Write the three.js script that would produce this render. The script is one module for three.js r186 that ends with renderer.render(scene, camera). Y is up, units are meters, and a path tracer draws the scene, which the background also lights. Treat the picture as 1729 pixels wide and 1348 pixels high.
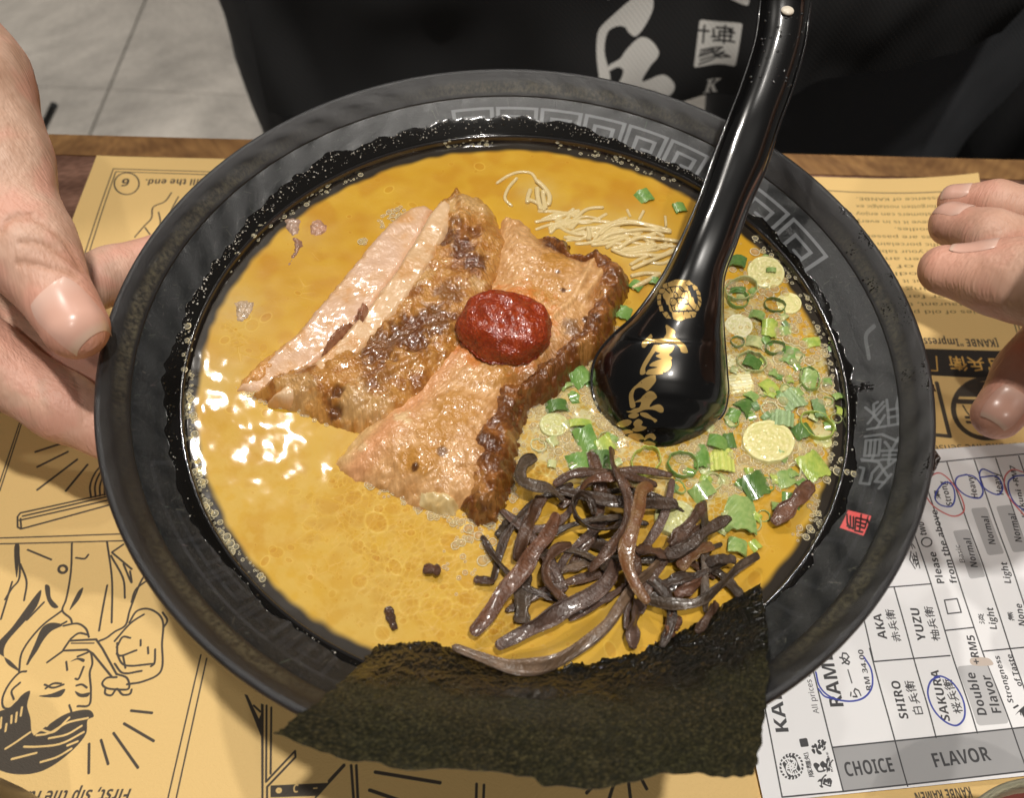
import * as THREE from 'three';
import { mergeGeometries } from 'three/addons/utils/BufferGeometryUtils.js';
import { MarchingCubes } from 'three/addons/objects/MarchingCubes.js';
import { createNoise3D } from 'simplex-noise';

// ---------------------------------------------------------------- camera, lamps, exposure
const W = 1729, H = 1348, FOV = 48;
const V = (x, y, z) => new THREE.Vector3(x, y, z);
const EYE = V(-0.00373, 0.29765, 0.15736);
const FW = V(0.00899649, -0.8439219, -0.53639061), RT = V(0.99910291, 0.02978471, -0.03010409), UPV = V(-0.04138173, 0.53563858, -0.84343278);
const scene = new THREE.Scene();
scene.background = new THREE.Color(0.075, 0.07, 0.064);
const camera = new THREE.PerspectiveCamera(FOV, W / H, 0.02, 30);
camera.position.copy(EYE);
camera.up.copy(UPV);
camera.lookAt(EYE.clone().add(FW));
camera.focus = 0.285;
camera.userData.fStop = 15;
const renderer = new THREE.WebGLRenderer({ antialias: true });
renderer.setSize(1024, 799);
renderer.toneMapping = THREE.LinearToneMapping;
renderer.toneMappingExposure = 1;
renderer.shadowMap.enabled = true;
// ceiling spots: [x, y, z, candela, spread of the bulb, red, green, blue, aim x, aim z]
const LAMPS = [
  [0.16, 1.62, 0.16, 4.8, 1.5, 1, 0.95, 0.88, 0, 0],
  [-0.52, 1.66, -0.86, 2.9, 1.3, 1, 0.94, 0.86, 0, 0],
  [-0.74, 1.66, -0.98, 0.7, 1.2, 1, 0.94, 0.86, 0, 0],
  [0.24, 1.66, -0.98, 1.0, 1.4, 1, 0.95, 0.88, 0, 0],
  [-0.8, 1.66, -1.3, 10.5, 1.5, 1, 0.95, 0.9, -0.9, -1.5],
  [0.3, 1.66, 0.9, 1.6, 1.2, 1, 0.93, 0.84, 0.1, -0.3],
];

// ---------------------------------------------------------------- helpers
let seed = 7;
const rnd = () => { seed = (seed + 0x6d2b79f5) | 0; let t = Math.imul(seed ^ (seed >>> 15), 1 | seed); t = (t + Math.imul(t ^ (t >>> 7), 61 | t)) ^ t; return ((t ^ (t >>> 14)) >>> 0) / 4294967296; };
const rr = (a, b) => a + (b - a) * rnd();
const noise = createNoise3D(rnd);
const fbm = (x, y, z, o = 3) => { let s = 0, a = 0.5; for (let i = 0; i < o; i++) { s += a * noise(x, y, z + i * 7.3); x *= 2.03; y *= 2.03; z *= 2.03; a *= 0.5; } return s; };
const { clamp, lerp, smoothstep } = THREE.MathUtils;
const FL = H / 2 / Math.tan(THREE.MathUtils.degToRad(FOV / 2));
const ray = (px, py) => FW.clone().addScaledVector(RT, (px - W / 2) / FL).addScaledVector(UPV, (H / 2 - py) / FL);
// measured positions: a point of the photograph on the level plane y = h, or on the upright plane z
const at = (px, py, h = 0) => { const d = ray(px, py); return EYE.clone().addScaledVector(d, (h - EYE.y) / d.y); };
const atz = (px, py, z) => { const d = ray(px, py); return EYE.clone().addScaledVector(d, (z - EYE.z) / d.z); };
const project = (p) => { const d = p.clone().sub(EYE), z = d.dot(FW); return [W / 2 + (FL * d.dot(RT)) / z, H / 2 - (FL * d.dot(UPV)) / z]; };
const lin = (r, g, b) => new THREE.Color().setRGB(r, g, b);
const srgb = (r, g, b) => new THREE.Color().setRGB(r / 255, g / 255, b / 255, THREE.SRGBColorSpace);
const mat = (o, name) => { const m = new THREE.MeshPhysicalMaterial({ roughness: 0.5, ...o }); if (name) m.name = name; return m; };
const used = {};
const numbered = (n) => { const k = used[n] = (used[n] ?? -1) + 1; return k ? n + '_' + String(k).padStart(3, '0') : n; };
function shade(o) { o.traverse((m) => { if (m.isMesh) { m.castShadow = true; m.receiveShadow = true; } }); return o; }
function part(name, g, m, parent) { const o = new THREE.Mesh(g, m); o.name = name; o.castShadow = o.receiveShadow = true; parent.add(o); return o; }
function tag(o, label, category, group) { o.userData.label = label; o.userData.category = category; if (group) o.userData.group = group; return o; }
function thing(name, label, category, group, pos) { const o = new THREE.Group(); o.name = numbered(name); if (pos) o.position.copy(pos); scene.add(o); return tag(o, label, category, group); }
function solo(name, g, m, label, category, group) { return tag(part(numbered(name), g, m, scene), label, category, group); }
function grid(nu, nv, f, closeU = false) {            // f(u, v) -> Vector3 with uv = (u, v)
  const p = [], uv = [], ix = [];
  for (let j = 0; j <= nv; j++) for (let i = 0; i <= nu; i++) { const q = f(i / nu, j / nv); p.push(q.x, q.y, q.z); uv.push(i / nu, j / nv); }
  for (let j = 0; j < nv; j++) for (let i = 0; i < nu; i++) { const a = j * (nu + 1) + i, b = a + 1, c = a + nu + 1, d = c + 1; ix.push(a, c, b, b, c, d); }
  const g = new THREE.BufferGeometry();
  g.setAttribute('position', new THREE.Float32BufferAttribute(p, 3));
  g.setAttribute('uv', new THREE.Float32BufferAttribute(uv, 2));
  g.setIndex(ix);
  g.computeVertexNormals();
  if (closeU) { const n = g.attributes.normal; for (let j = 0; j <= nv; j++) { const a = j * (nu + 1), b = a + nu, s = V(n.getX(a) + n.getX(b), n.getY(a) + n.getY(b), n.getZ(a) + n.getZ(b)).normalize(); n.setXYZ(a, s.x, s.y, s.z); n.setXYZ(b, s.x, s.y, s.z); } }
  return g;
}
function colour(g, f) {                                // vertex colours, linear: f(x, y, z, i) -> [r, g, b]
  const p = g.attributes.position, c = new Float32Array(p.count * 3);
  for (let i = 0; i < p.count; i++) c.set(f(p.getX(i), p.getY(i), p.getZ(i), i), i * 3);
  g.setAttribute('color', new THREE.BufferAttribute(c, 3));
  return g;
}
function planUV(g, k = 1) { const p = g.attributes.position, u = new Float32Array(p.count * 2); for (let i = 0; i < p.count; i++) { u[2 * i] = p.getX(i) * k; u[2 * i + 1] = (p.getZ(i) + p.getY(i) * 0.7) * k; } g.setAttribute('uv', new THREE.BufferAttribute(u, 2)); return g; }
const mix3 = (a, b, t) => [lerp(a[0], b[0], t), lerp(a[1], b[1], t), lerp(a[2], b[2], t)];
function dataTex(n, m, f, srgbOut = false) {           // f(u, v) -> [r, g, b] in 0..1
  const d = new Uint8Array(n * m * 4);
  for (let y = 0; y < m; y++) for (let x = 0; x < n; x++) { const c = f((x + 0.5) / n, (y + 0.5) / m), i = (y * n + x) * 4; d[i] = clamp(c[0], 0, 1) * 255; d[i + 1] = clamp(c[1], 0, 1) * 255; d[i + 2] = clamp(c[2], 0, 1) * 255; d[i + 3] = 255; }
  const t = new THREE.DataTexture(d, n, m, THREE.RGBAFormat);
  t.magFilter = THREE.LinearFilter; t.wrapS = t.wrapT = THREE.RepeatWrapping; if (srgbOut) t.colorSpace = THREE.SRGBColorSpace; t.needsUpdate = true;
  return t;
}
// tiling noise on a torus
const tile = (u, v, k, s = 0) => { const a = u * 2 * Math.PI, b = v * 2 * Math.PI, r = k / (2 * Math.PI); return noise(Math.cos(a) * r + 3 * Math.cos(b) * r * 0.37 + s, Math.sin(a) * r + Math.sin(b) * r * 0.71, Math.cos(b) * r - Math.sin(b) * r * 0.3 + s); };
const grainTex = dataTex(512, 512, (u, v) => { const n = 0.5 + 0.22 * tile(u, v, 40) + 0.2 * tile(u, v, 90, 4) + 0.12 * tile(u, v, 200, 9); return [n, n, n]; });
const lumpTex = dataTex(512, 512, (u, v) => { const n = 0.5 + 0.3 * tile(u, v, 14, 2) + 0.2 * tile(u, v, 30, 5); return [n, n, n]; });
const rep = (t, a, b = a) => { const c = t.clone(); c.repeat.set(a, b); c.needsUpdate = true; return c; };
const segd = (x, z, a, b) => { const dx = b[0] - a[0], dz = b[1] - a[1], t = clamp(((x - a[0]) * dx + (z - a[1]) * dz) / (dx * dx + dz * dz + 1e-12), 0, 1); return [Math.hypot(x - a[0] - dx * t, z - a[1] - dz * t), t]; };
function sdPoly(P, x, z) {                             // signed distance, positive inside
  let d = 1e9, s = false;
  for (let i = 0, j = P.length - 1; i < P.length; j = i++) {
    d = Math.min(d, segd(x, z, P[i], P[j])[0]);
    if (P[i][1] > z !== P[j][1] > z && x < ((P[j][0] - P[i][0]) * (z - P[i][1])) / (P[j][1] - P[i][1]) + P[i][0]) s = !s;
  }
  return s ? d : -d;
}
const lineD = (L, x, z) => { let m = 1e9; for (let i = 1; i < L.length; i++) m = Math.min(m, segd(x, z, L[i - 1], L[i])[0]); return m; };
const plan = (pts, h) => pts.map(([x, y]) => { const p = at(x, y, h); return [p.x, p.z]; });
const spl = (pts) => new THREE.CatmullRomCurve3(pts, false, 'centripetal');
function slab(poly, { step = 0.0006, bottom, top, round = 0.003, ragged = 0.0006, grow = 0 }, paint) {   // a piece lying in the broth, rounded at its outline
  let x0 = 1e9, x1 = -1e9, z0 = 1e9, z1 = -1e9;
  for (const [x, z] of poly) { x0 = Math.min(x0, x); x1 = Math.max(x1, x); z0 = Math.min(z0, z); z1 = Math.max(z1, z); }
  x0 -= 0.002 + grow; x1 += 0.002 + grow; z0 -= 0.002 + grow; z1 += 0.002 + grow;
  const nx = Math.ceil((x1 - x0) / step), nz = Math.ceil((z1 - z0) / step), p = [], d = [], ix = [];
  for (let j = 0; j <= nz; j++) for (let i = 0; i <= nx; i++) {
    const x = x0 + i * step, z = z0 + j * step, e = sdPoly(poly, x, z) + grow + ragged * (fbm(x * 300, z * 300, 1) * 1.4 + noise(x * 900, z * 900, 3) * 0.12), t = clamp(e / round, 0, 1);
    d.push(e);
    p.push(x, bottom + (top(x, z, e) - bottom) * Math.sqrt(1 - (1 - t) * (1 - t)), z);
  }
  for (let j = 0; j < nz; j++) for (let i = 0; i < nx; i++) { const a = j * (nx + 1) + i, b = a + 1, c = a + nx + 1, e = c + 1; if (Math.max(d[a], d[b], d[c], d[e]) > -step) ix.push(a, c, b, b, c, e); }
  const g = new THREE.BufferGeometry();
  const map = new Int32Array(d.length).fill(-1), q = [], k = [];
  for (let i = 0; i < ix.length; i++) { const a = ix[i]; if (map[a] < 0) { map[a] = q.length / 3; q.push(p[3 * a], p[3 * a + 1], p[3 * a + 2]); k.push(d[a]); } ix[i] = map[a]; }
  g.setAttribute('position', new THREE.Float32BufferAttribute(q, 3));
  g.setIndex(ix);
  g.computeVertexNormals();
  if (paint) colour(g, (x, y, z, i) => paint(x, z, k[i], y));
  return planUV(g);
}
// a strip swept along a line: half width w(t), half thickness h(t), turn of the section a(t)
function sweep(pts, w, h, turn = () => 0, n = 60, m = 14, bumpy = 0) {
  const c = spl(pts), P = c.getSpacedPoints(n), up = V(0, 1, 0);
  return grid(m, n, (u, v) => {
    const i = Math.round(v * n), t = (P[Math.min(i + 1, n)].clone().sub(P[Math.max(i - 1, 0)])).normalize(), s = t.clone().cross(up).normalize(), b = s.clone().cross(t), a = u * 2 * Math.PI;
    const cap = Math.sqrt(Math.max(0, 1 - Math.pow(Math.abs(2 * v - 1), 26))), X = Math.cos(a) * w(v) * cap, Y = Math.sin(a) * h(v) * cap, q = turn(v), k = 1 + bumpy * noise(v * n * 0.23, Math.cos(a) * 1.3, Math.sin(a) * 1.3 + P[0].x * 900);
    return P[i].clone().addScaledVector(s, (X * Math.cos(q) - Y * Math.sin(q)) * k).addScaledVector(b, (X * Math.sin(q) + Y * Math.cos(q)) * k);
  }, true);
}
// print on a surface: a canvas plus a map from the measured picture to canvas pixels
class Print {
  constructor(w, h, toCanvas, bg) { this.c = document.createElement('canvas'); this.c.width = w; this.c.height = h; this.x = this.c.getContext('2d'); this.to = toCanvas; if (bg) { this.x.fillStyle = bg; this.x.fillRect(0, 0, w, h); } this.org = [0, 0, 1]; this.x.lineCap = this.x.lineJoin = 'round'; }
  from(x, y, s) { this.org = [x, y, s]; return this; }
  m(p) { return this.to(p[0] / this.org[2] + this.org[0], p[1] / this.org[2] + this.org[1]); }
  trace(pts, close) { this.x.beginPath(); pts.forEach((p, i) => { const q = this.m(p); i ? this.x.lineTo(q[0], q[1]) : this.x.moveTo(q[0], q[1]); }); if (close) this.x.closePath(); }
  soft(pts, close) {
    const q = pts.map((p) => { const a = this.m(p); return V(a[0], a[1], 0); }), c = new THREE.CatmullRomCurve3(q, !!close, 'centripetal');
    this.x.beginPath(); c.getPoints(pts.length * 8).forEach((p, i) => (i ? this.x.lineTo(p.x, p.y) : this.x.moveTo(p.x, p.y)));
    if (close) this.x.closePath();
  }
  line(pts, w, col, soft) { soft && pts.length > 2 ? this.soft(pts) : this.trace(pts); this.x.lineWidth = w; this.x.strokeStyle = col; this.x.stroke(); return this; }
  fill(pts, col, soft) { soft ? this.soft(pts, true) : this.trace(pts, true); this.x.fillStyle = col; this.x.fill(); return this; }
  ring(c, r, w, col) { const pts = []; for (let i = 0; i <= 40; i++) pts.push([c[0] + r * Math.cos(i * Math.PI / 20), c[1] + (this.ry ?? 0.9) * r * Math.sin(i * Math.PI / 20)]); return this.line(pts, w, col); }
  text(s, a, b, size, col, font = 'sans-serif', weight = 'bold') {       // along the line a..b (its ends in the picture), letters size canvas pixels tall
    const p = this.m(a), q = this.m(b), x = this.x;
    x.save(); x.translate(p[0], p[1]); x.rotate(Math.atan2(q[1] - p[1], q[0] - p[0])); x.font = `${weight} ${size}px ${font}`; x.fillStyle = col;
    const w = x.measureText(s).width; x.scale(Math.hypot(q[0] - p[0], q[1] - p[1]) / w, 1); x.fillText(s, 0, 0); x.restore(); return this;
  }
  glyphs(s, a, b, size, col, w = 0.9, across = 0) {                     // written signs set one after another along a..b; across = 1 when they stand upright across the line
    const p = this.m(a), q = this.m(b), x = this.x, n = s.length, L = Math.hypot(q[0] - p[0], q[1] - p[1]) / n;
    x.save(); x.translate(p[0], p[1]); x.rotate(Math.atan2(q[1] - p[1], q[0] - p[0]));
    for (let i = 0; i < n; i++) {
      x.save(); x.translate((i + 0.5) * L, 0); if (across) x.rotate(-Math.PI / 2); x.scale((across ? size : L * 0.92) / 10, (across ? L * 0.92 : size) / 10); x.translate(-5, -5); drawGlyph(x, s[i], col, w); x.restore();
    }
    x.restore(); return this;
  }
  texture() { const t = new THREE.CanvasTexture(this.c); t.colorSpace = THREE.SRGBColorSpace; t.magFilter = THREE.LinearFilter; t.anisotropy = 8; return t; }
}
// written signs as strokes on a 10 x 10 square
const GLYPH = {
  '官': '5,0 5,1.4;1,3 1.2,1.6 8.8,1.6 8.6,3;3,3.2 3,9.6;3,3.2 7,3.2 7,5.6 3,5.6;3,6.8 7.4,6.8 7.4,9.4 3,9.4',
  '兵': '6.6,0.3 2.6,1.4;2.6,1.4 2.6,6.4;2.8,3.4 8.2,3.2;6,3.4 6,6.4;0.6,6.5 9.4,6.3;3.6,7 1,9.6;6,7 9,9.6',
  '衛': '2,0 0.4,2;2.2,2.6 0.3,4.6;1.4,4 1.4,9.8;3.4,1.2 6.6,1.2;5,0.2 4.4,2.6;3,2.6 7,2.6;3.6,3.6 6.4,3.6 6.4,5 3.6,5 3.6,3.6;3,6.2 7,6.2;5,5.4 5,9.8;3,8 7,8;7.6,1 9.6,1;7.4,3.6 9.8,3.6;8.7,3.6 8.7,9.6 8,9.3',
  '白': '5,0.2 4,2;2,2 8,2 8,9.4 2,9.4 2,2;2,5.6 8,5.6',
  '赤': '5,0.2 5,4.4;1.6,2.2 8.4,2.2;0.6,4.4 9.4,4.4;3.6,4.4 3.4,7 1.6,9.6;6,4.4 6,9.4 5.2,9;2,6 1,8;8,5.8 9,8',
  '柚': '2.2,0.4 2.2,9.6;0.4,2.8 4,2.8;2.2,3.4 0.4,6.6;2.2,3.6 4,5.6;5,3 9.4,3 9.4,9.4 5,9.4 5,3;7.2,0.6 7.2,9.4;5,6.2 9.4,6.2',
  '桜': '2.2,0.4 2.2,9.6;0.4,2.8 4,2.8;2.2,3.4 0.4,6.6;2.2,3.6 4,5.6;5,1 5.6,2.6;7,0.6 7.2,2.4;9,0.8 8.2,2.6;4.4,5.4 9.8,5.4;7,3.4 5.2,7 9,9.6;8.6,5.4 7.4,8 4.8,9.6',
  '金': '5,0.2 0.4,4;5,0.2 9.6,4;3,4 7,4;1.6,6 8.4,6;5,4 5,9.4;2.6,7 3.4,8.6;7.4,7 6.6,8.6;0.8,9.5 9.2,9.5',
  '淡': '0.8,1 2,2;0.4,4 1.6,5;0.6,9.4 2.4,6.6;6,0.4 6,2.4 3.8,4.8;4,1.2 4.6,2.4;8.4,1 7.4,2.4;6.2,3 9,4.8;6,5.4 6,7 3.4,9.8;3.8,6 4.6,7.2;8.6,5.8 7.6,7.2;6.4,7.6 9.4,9.8',
  '濃': '0.8,1 2,2;0.4,4 1.6,5;0.6,9.4 2.4,6.6;3.4,0.8 9.2,0.8 9.2,3.6 3.4,3.6 3.4,0.8;5.4,0 5.4,3.6;7.2,0 7.2,3.6;3.4,2.2 9.2,2.2;3,4.8 9.6,4.8;3.4,4.8 3.2,9;4.4,6 9,6;4,7.2 9.4,7.2;5,7.2 5,9.6;7,7.2 9.6,9.6',
  '無': '2.6,0.2 1,2.4;1.8,1.4 9,1.4;0.8,3.6 9.4,3.6;0.4,6.2 9.6,6.2;2.6,1.4 2.6,6.2;4.2,1.4 4.2,6.2;5.8,1.4 5.8,6.2;7.4,1.4 7.4,6.2;1.4,7.6 0.8,9.6;4,7.6 4.2,9.2;6.2,7.6 6.6,9.2;8.4,7.4 9.4,9.6',
  '豚': '1,1 1,7 0.2,9.6;1,1 3.6,1 3.6,9.4;1,3.6 3.6,3.6;1,6 3.6,6;4.4,1 9.6,1;7,1 4.6,4.6;6,2.6 7.6,5 7.4,9 6.2,9.4;7,5 4.4,7.6;7.4,6.4 4.6,9;9.4,3 7.4,5.4;7.6,5.6 9.8,8.6',
  '麺': '2.4,0.2 2.4,4;0.6,1.4 4.4,1.4;0.8,2.8 4.2,2.8;0.2,4.2 4.6,4.2;2,4.4 0.4,8;2.6,5 4,7;0.6,7 5,9.6 9.8,9.4;5,1.2 9.8,1.2;7.2,1.2 6.8,2.8;5.4,2.8 9.4,2.8 9.4,8 5.4,8 5.4,2.8;6.8,2.8 6.8,8;8,2.8 8,8',
  '処': '3,0.4 0.8,5;2,2.4 4.6,2.4 3,6.4 0.4,9.4;1.8,4.6 5,8.6 9.8,9.4;6,1.4 6,5 4.8,7.2;6,1.4 8.6,1.4 8.6,6.4 9.8,6.6',
  '博': '1.6,0.2 1.6,9.8;0.2,3 3.2,3;3.8,1.4 9.8,1.4;8.4,0.2 9.2,1;6.8,0.2 6.8,5.8;4.4,2.6 9.2,2.6 9.2,5.6 4.4,5.6 4.4,2.6;4.4,4.1 9.2,4.1;3.6,6.8 9.8,6.8;8.2,6 8.2,9.6 7,9.2;4.8,7.6 5.8,8.8',
  '多': '5,0.2 2,3;4.2,1 8,1 6.4,3.6 2,5;3.8,2.4 5.2,3.4;5.8,4.6 2.4,8;5,5.6 9,5.4 7,8.4 2,9.8;4.6,7 6,8',
  'ら': '4,0.6 6,1.8;3.4,2.6 3,6 6.4,4.6 8,6.4 6.6,9 3.6,9.6', 'ー': '1,5 9,5', 'め': '2.6,1.6 3.6,5 6,8.6;6.4,0.8 5.4,5 3,8.4 1.6,7 2.6,4.4 6,2.8 9,4.6 8.6,7.8 6.2,9.4',
};
function drawGlyph(x, ch, col, w) { x.strokeStyle = col; x.lineWidth = w; for (const s of (GLYPH[ch] ?? '').split(';')) { x.beginPath(); s.split(' ').forEach((p, i) => { const [a, b] = p.split(',').map(Number); i ? x.lineTo(a, b) : x.moveTo(a, b); }); x.stroke(); } }
// brush-written signs: outlines on a 100 x 100 square
const BRUSH = {
  '官': ['47,0 60,3 68,12 65,26 54,27 46,22 50,14', '2,36 18,18 22,23 18,27 40,24 66,21 82,29 97,42 98,50 88,51 82,42 70,35 45,34 18,36 8,46 2,44', '28,38 38,41 24,66 16,86 17,98 5,100 3,94 10,76 20,54', '36,41 68,40 68,50 60,58 68,64 64,68 34,60 42,54 32,52', '26,74 44,66 60,64 68,72 66,84 56,92 50,88 52,96 18,99 20,90 40,84 24,82'],
  '兵': ['72,2 72,14 58,38 50,44 42,40 38,35 28,34 18,39 14,48 13,62 20,92 10,94 4,74 3,50 6,38 22,22 44,4 56,-4 68,-4', '58,44 70,47 80,60 78,66 70,74 60,92 80,86 88,86 100,98 98,108 92,112 72,104 46,102 28,110 24,114 -4,107 8,103 20,98 30,94 36,80 30,77 18,81 18,76 32,68 40,58', '36,112 54,112 70,122 84,136 78,142 70,134 50,124 36,118', '4,118 24,112 34,116 22,126 6,126'],
  '衛': ['8,26 34,4 42,8 38,22 18,32', '2,60 14,44 40,34 48,42 30,52 22,66 4,78', '46,16 56,0 66,6 64,16 76,20 70,32 52,40 44,36 50,26', '40,48 66,46 74,56 62,64 70,70 56,84 42,80 50,70 40,64', '78,44 92,38 100,50 96,58 86,52 74,62', '66,74 84,62 100,68 96,78 86,84 84,98 72,96 60,92', '26,80 40,86 58,92 40,100 28,92'],
};
function brush(print, ch, o, ux, uy, col) { for (const s of BRUSH[ch]) print.fill(s.split(' ').map((p) => { const [a, b] = p.split(',').map(Number); return [o[0] + (ux[0] * a + uy[0] * b) / 100, o[1] + (ux[1] * a + uy[1] * b) / 100]; }), col, true); }
// round crest of two whirling sprays
function crest(print, c, rx, ry, col, ink, lw) {
  const P = (r, a) => [c[0] + rx * r * Math.cos(a), c[1] + ry * r * Math.sin(a)], arc = (r0, r1, a0, a1, n = 20) => Array.from({ length: n + 1 }, (_, i) => P(lerp(r0, r1, i / n), lerp(a0, a1, i / n)));
  print.fill(arc(1, 1, 0, 2 * Math.PI, 40), col);
  for (let k = 0; k < 2; k++) {
    const b = k * Math.PI - 1.25;
    print.fill([...arc(0.84, 0.84, b, b + 1.6), ...Array.from({ length: 21 }, (_, i) => P(0.84 - 0.26 * Math.sin((i / 20) * Math.PI) ** 0.8, b + 1.6 * (1 - i / 20)))], ink);
    print.line(arc(0.84, 0.42, b + 1.6, b + 3.4), lw, ink); print.line(arc(0.6, 0.3, b - 0.4, b + 2.2), lw, ink);
    for (let i = 0; i < 10; i++) { const a = b + i * 0.31; print.line([P(0.85, a), P(1, a + 0.06)], lw, ink); } for (let i = 0; i < 5; i++) { const a = b + 1.8 + i * 0.32; print.line([P(0.5, a), P(0.82 - i * 0.06, a + 0.1)], lw, ink); }
  }
  for (let k = 0; k < 5; k++) { const a = k * 1.2566 + 0.3; print.line([P(0.1, a), P(0.26, a - 0.35), P(0.42, a), P(0.26, a + 0.35), P(0.1, a)], lw, ink, true); }
  print.fill(arc(0.1, 0.1, 0, 6.28, 14), col); print.line(arc(0.1, 0.1, 0, 6.28, 14), lw, ink);
}
// ---------------------------------------------------------------- lamps above the frame
LAMPS.forEach(([x, y, z, power, soft, r, g, b, ax, az], i) => {
  const lamp = thing('ceiling_lamp', ['round black ceiling spot straight above the bowl', 'round black ceiling spot behind the person, to the left', 'round black ceiling spot at the far left', 'round black ceiling spot behind the person, to the right', 'round black ceiling spot above the floor behind the table', 'round black ceiling spot above the near side of the table'][i], 'lamp', 'ceiling spots', V(x, y, z));
  part('housing', new THREE.LatheGeometry([[0.001, 0.1], [0.06, 0.1], [0.062, 0.095], [0.062, 0], [0.054, 0], [0.054, 0.05], [0.001, 0.051]].map(([a, c]) => new THREE.Vector2(a, c)), 32), mat({ color: lin(0.02, 0.02, 0.02) }, 'black metal'), lamp);
  part('lamp_disc', new THREE.CylinderGeometry(0.05, 0.05, 0.004, 32).translate(0, 0.042, 0), new THREE.MeshStandardMaterial({ color: 0x888888, emissive: lin(r, g, b), emissiveIntensity: 4 }), lamp);
  const s = new THREE.SpotLight(lin(r, g, b), power, 0, 0.75, 0.5, 2);
  s.name = 'spot'; s.position.set(0, -0.03, 0); s.castShadow = true; s.shadow.radius = soft; s.shadow.mapSize.set(2048, 2048); s.shadow.camera.near = 0.3; s.shadow.camera.far = 4;
  s.target.name = 'aim'; s.target.position.set(ax - x, -y, az - z);
  lamp.add(s, s.target);
});
// ---------------------------------------------------------------- floor
const FLOOR = -0.74;
const floor = new THREE.Group(); floor.name = 'floor'; floor.userData.kind = 'structure'; scene.add(floor);
{
  const t = dataTex(512, 512, (u, v) => { const n = 0.68 + 0.05 * tile(u, v, 5) + 0.035 * tile(u, v, 16, 3) + 0.03 * tile(u, v, 90, 6); return [n, n * 0.965, n * 0.91]; }, true);
  const tm = mat({ map: t, roughness: 0.55, bumpMap: rep(lumpTex, 2), bumpScale: 0.002 }, 'grey stone tile');
  for (let i = -2; i < 4; i++) for (let j = 0; j < 4; j++) {
    const w = 0.596, d = 0.598, g = new THREE.BoxGeometry(w, 0.012, d); g.translate(-0.705 + 0.6 * i + 0.3, FLOOR - 0.006, -1.1 + 0.6 * (1 - j) - 0.3 + rr(-0.001, 0.001));
    part('tile', planUV(g, 1.1), tm, floor);
  }
  part('grout_bed', new THREE.BoxGeometry(3.8, 0.02, 2.6).translate(0.3, FLOOR - 0.0125, -1.0), mat({ color: lin(0.16, 0.15, 0.13), roughness: 0.9 }, 'grout'), floor);
}
// ---------------------------------------------------------------- table
{
  const table = thing('dining_table', 'brown wooden table with a lighter wooden strip along its far edge', 'table', null, V(0, 0, 0));
  const a = at(80, 262, 0), b = at(1729, 305, 0), yaw = -Math.atan2(b.z - a.z, b.x - a.x), zc = a.z + (b.z - a.z) * (0 - a.x) / (b.x - a.x);
  const grain = dataTex(512, 1024, (u, v) => {
    const w = v * 60 + 2.2 * tile(u, v, 3, 1), s = 0.5 + 0.5 * Math.sin(w * 2.1 + 3 * tile(u, v, 2, 7)), f = 0.5 + 0.5 * tile(u * 0.5, v, 160, 3), k = clamp(0.5 * s + 0.5 * f, 0, 1);
    return [lerp(0.36, 0.6, k), lerp(0.25, 0.45, k), lerp(0.2, 0.38, k)];
  }, true);
  const top = new THREE.BoxGeometry(1.5, 0.028, 0.62, 1, 1, 1).translate(0.05, -0.014, 0.31), edge = new THREE.BoxGeometry(1.5, 0.032, 0.0135).translate(0.05, -0.0155, -0.0068);
  const tm = mat({ map: grain, roughness: 0.42, bumpMap: grain, bumpScale: 0.0003 }, 'walnut'), oak = dataTex(256, 256, (u, v) => { const k = 0.5 + 0.3 * tile(u * 0.5, v, 26, 2) + 0.25 * tile(u, v, 60, 5); return [lerp(0.44, 0.66, k), lerp(0.31, 0.5, k), lerp(0.19, 0.31, k)]; }, true), em = mat({ map: oak, roughness: 0.45, bumpMap: grain, bumpScale: 0.0006 }, 'oak strip');
  for (const [g, n, m, k] of [[top, 'tabletop', tm, 3.2], [edge, 'edge_band', em, 4]]) { planUV(g, k); const o = part(n, g, m, table); o.rotation.y = yaw; o.position.set(0, 0, zc); }
}
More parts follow.
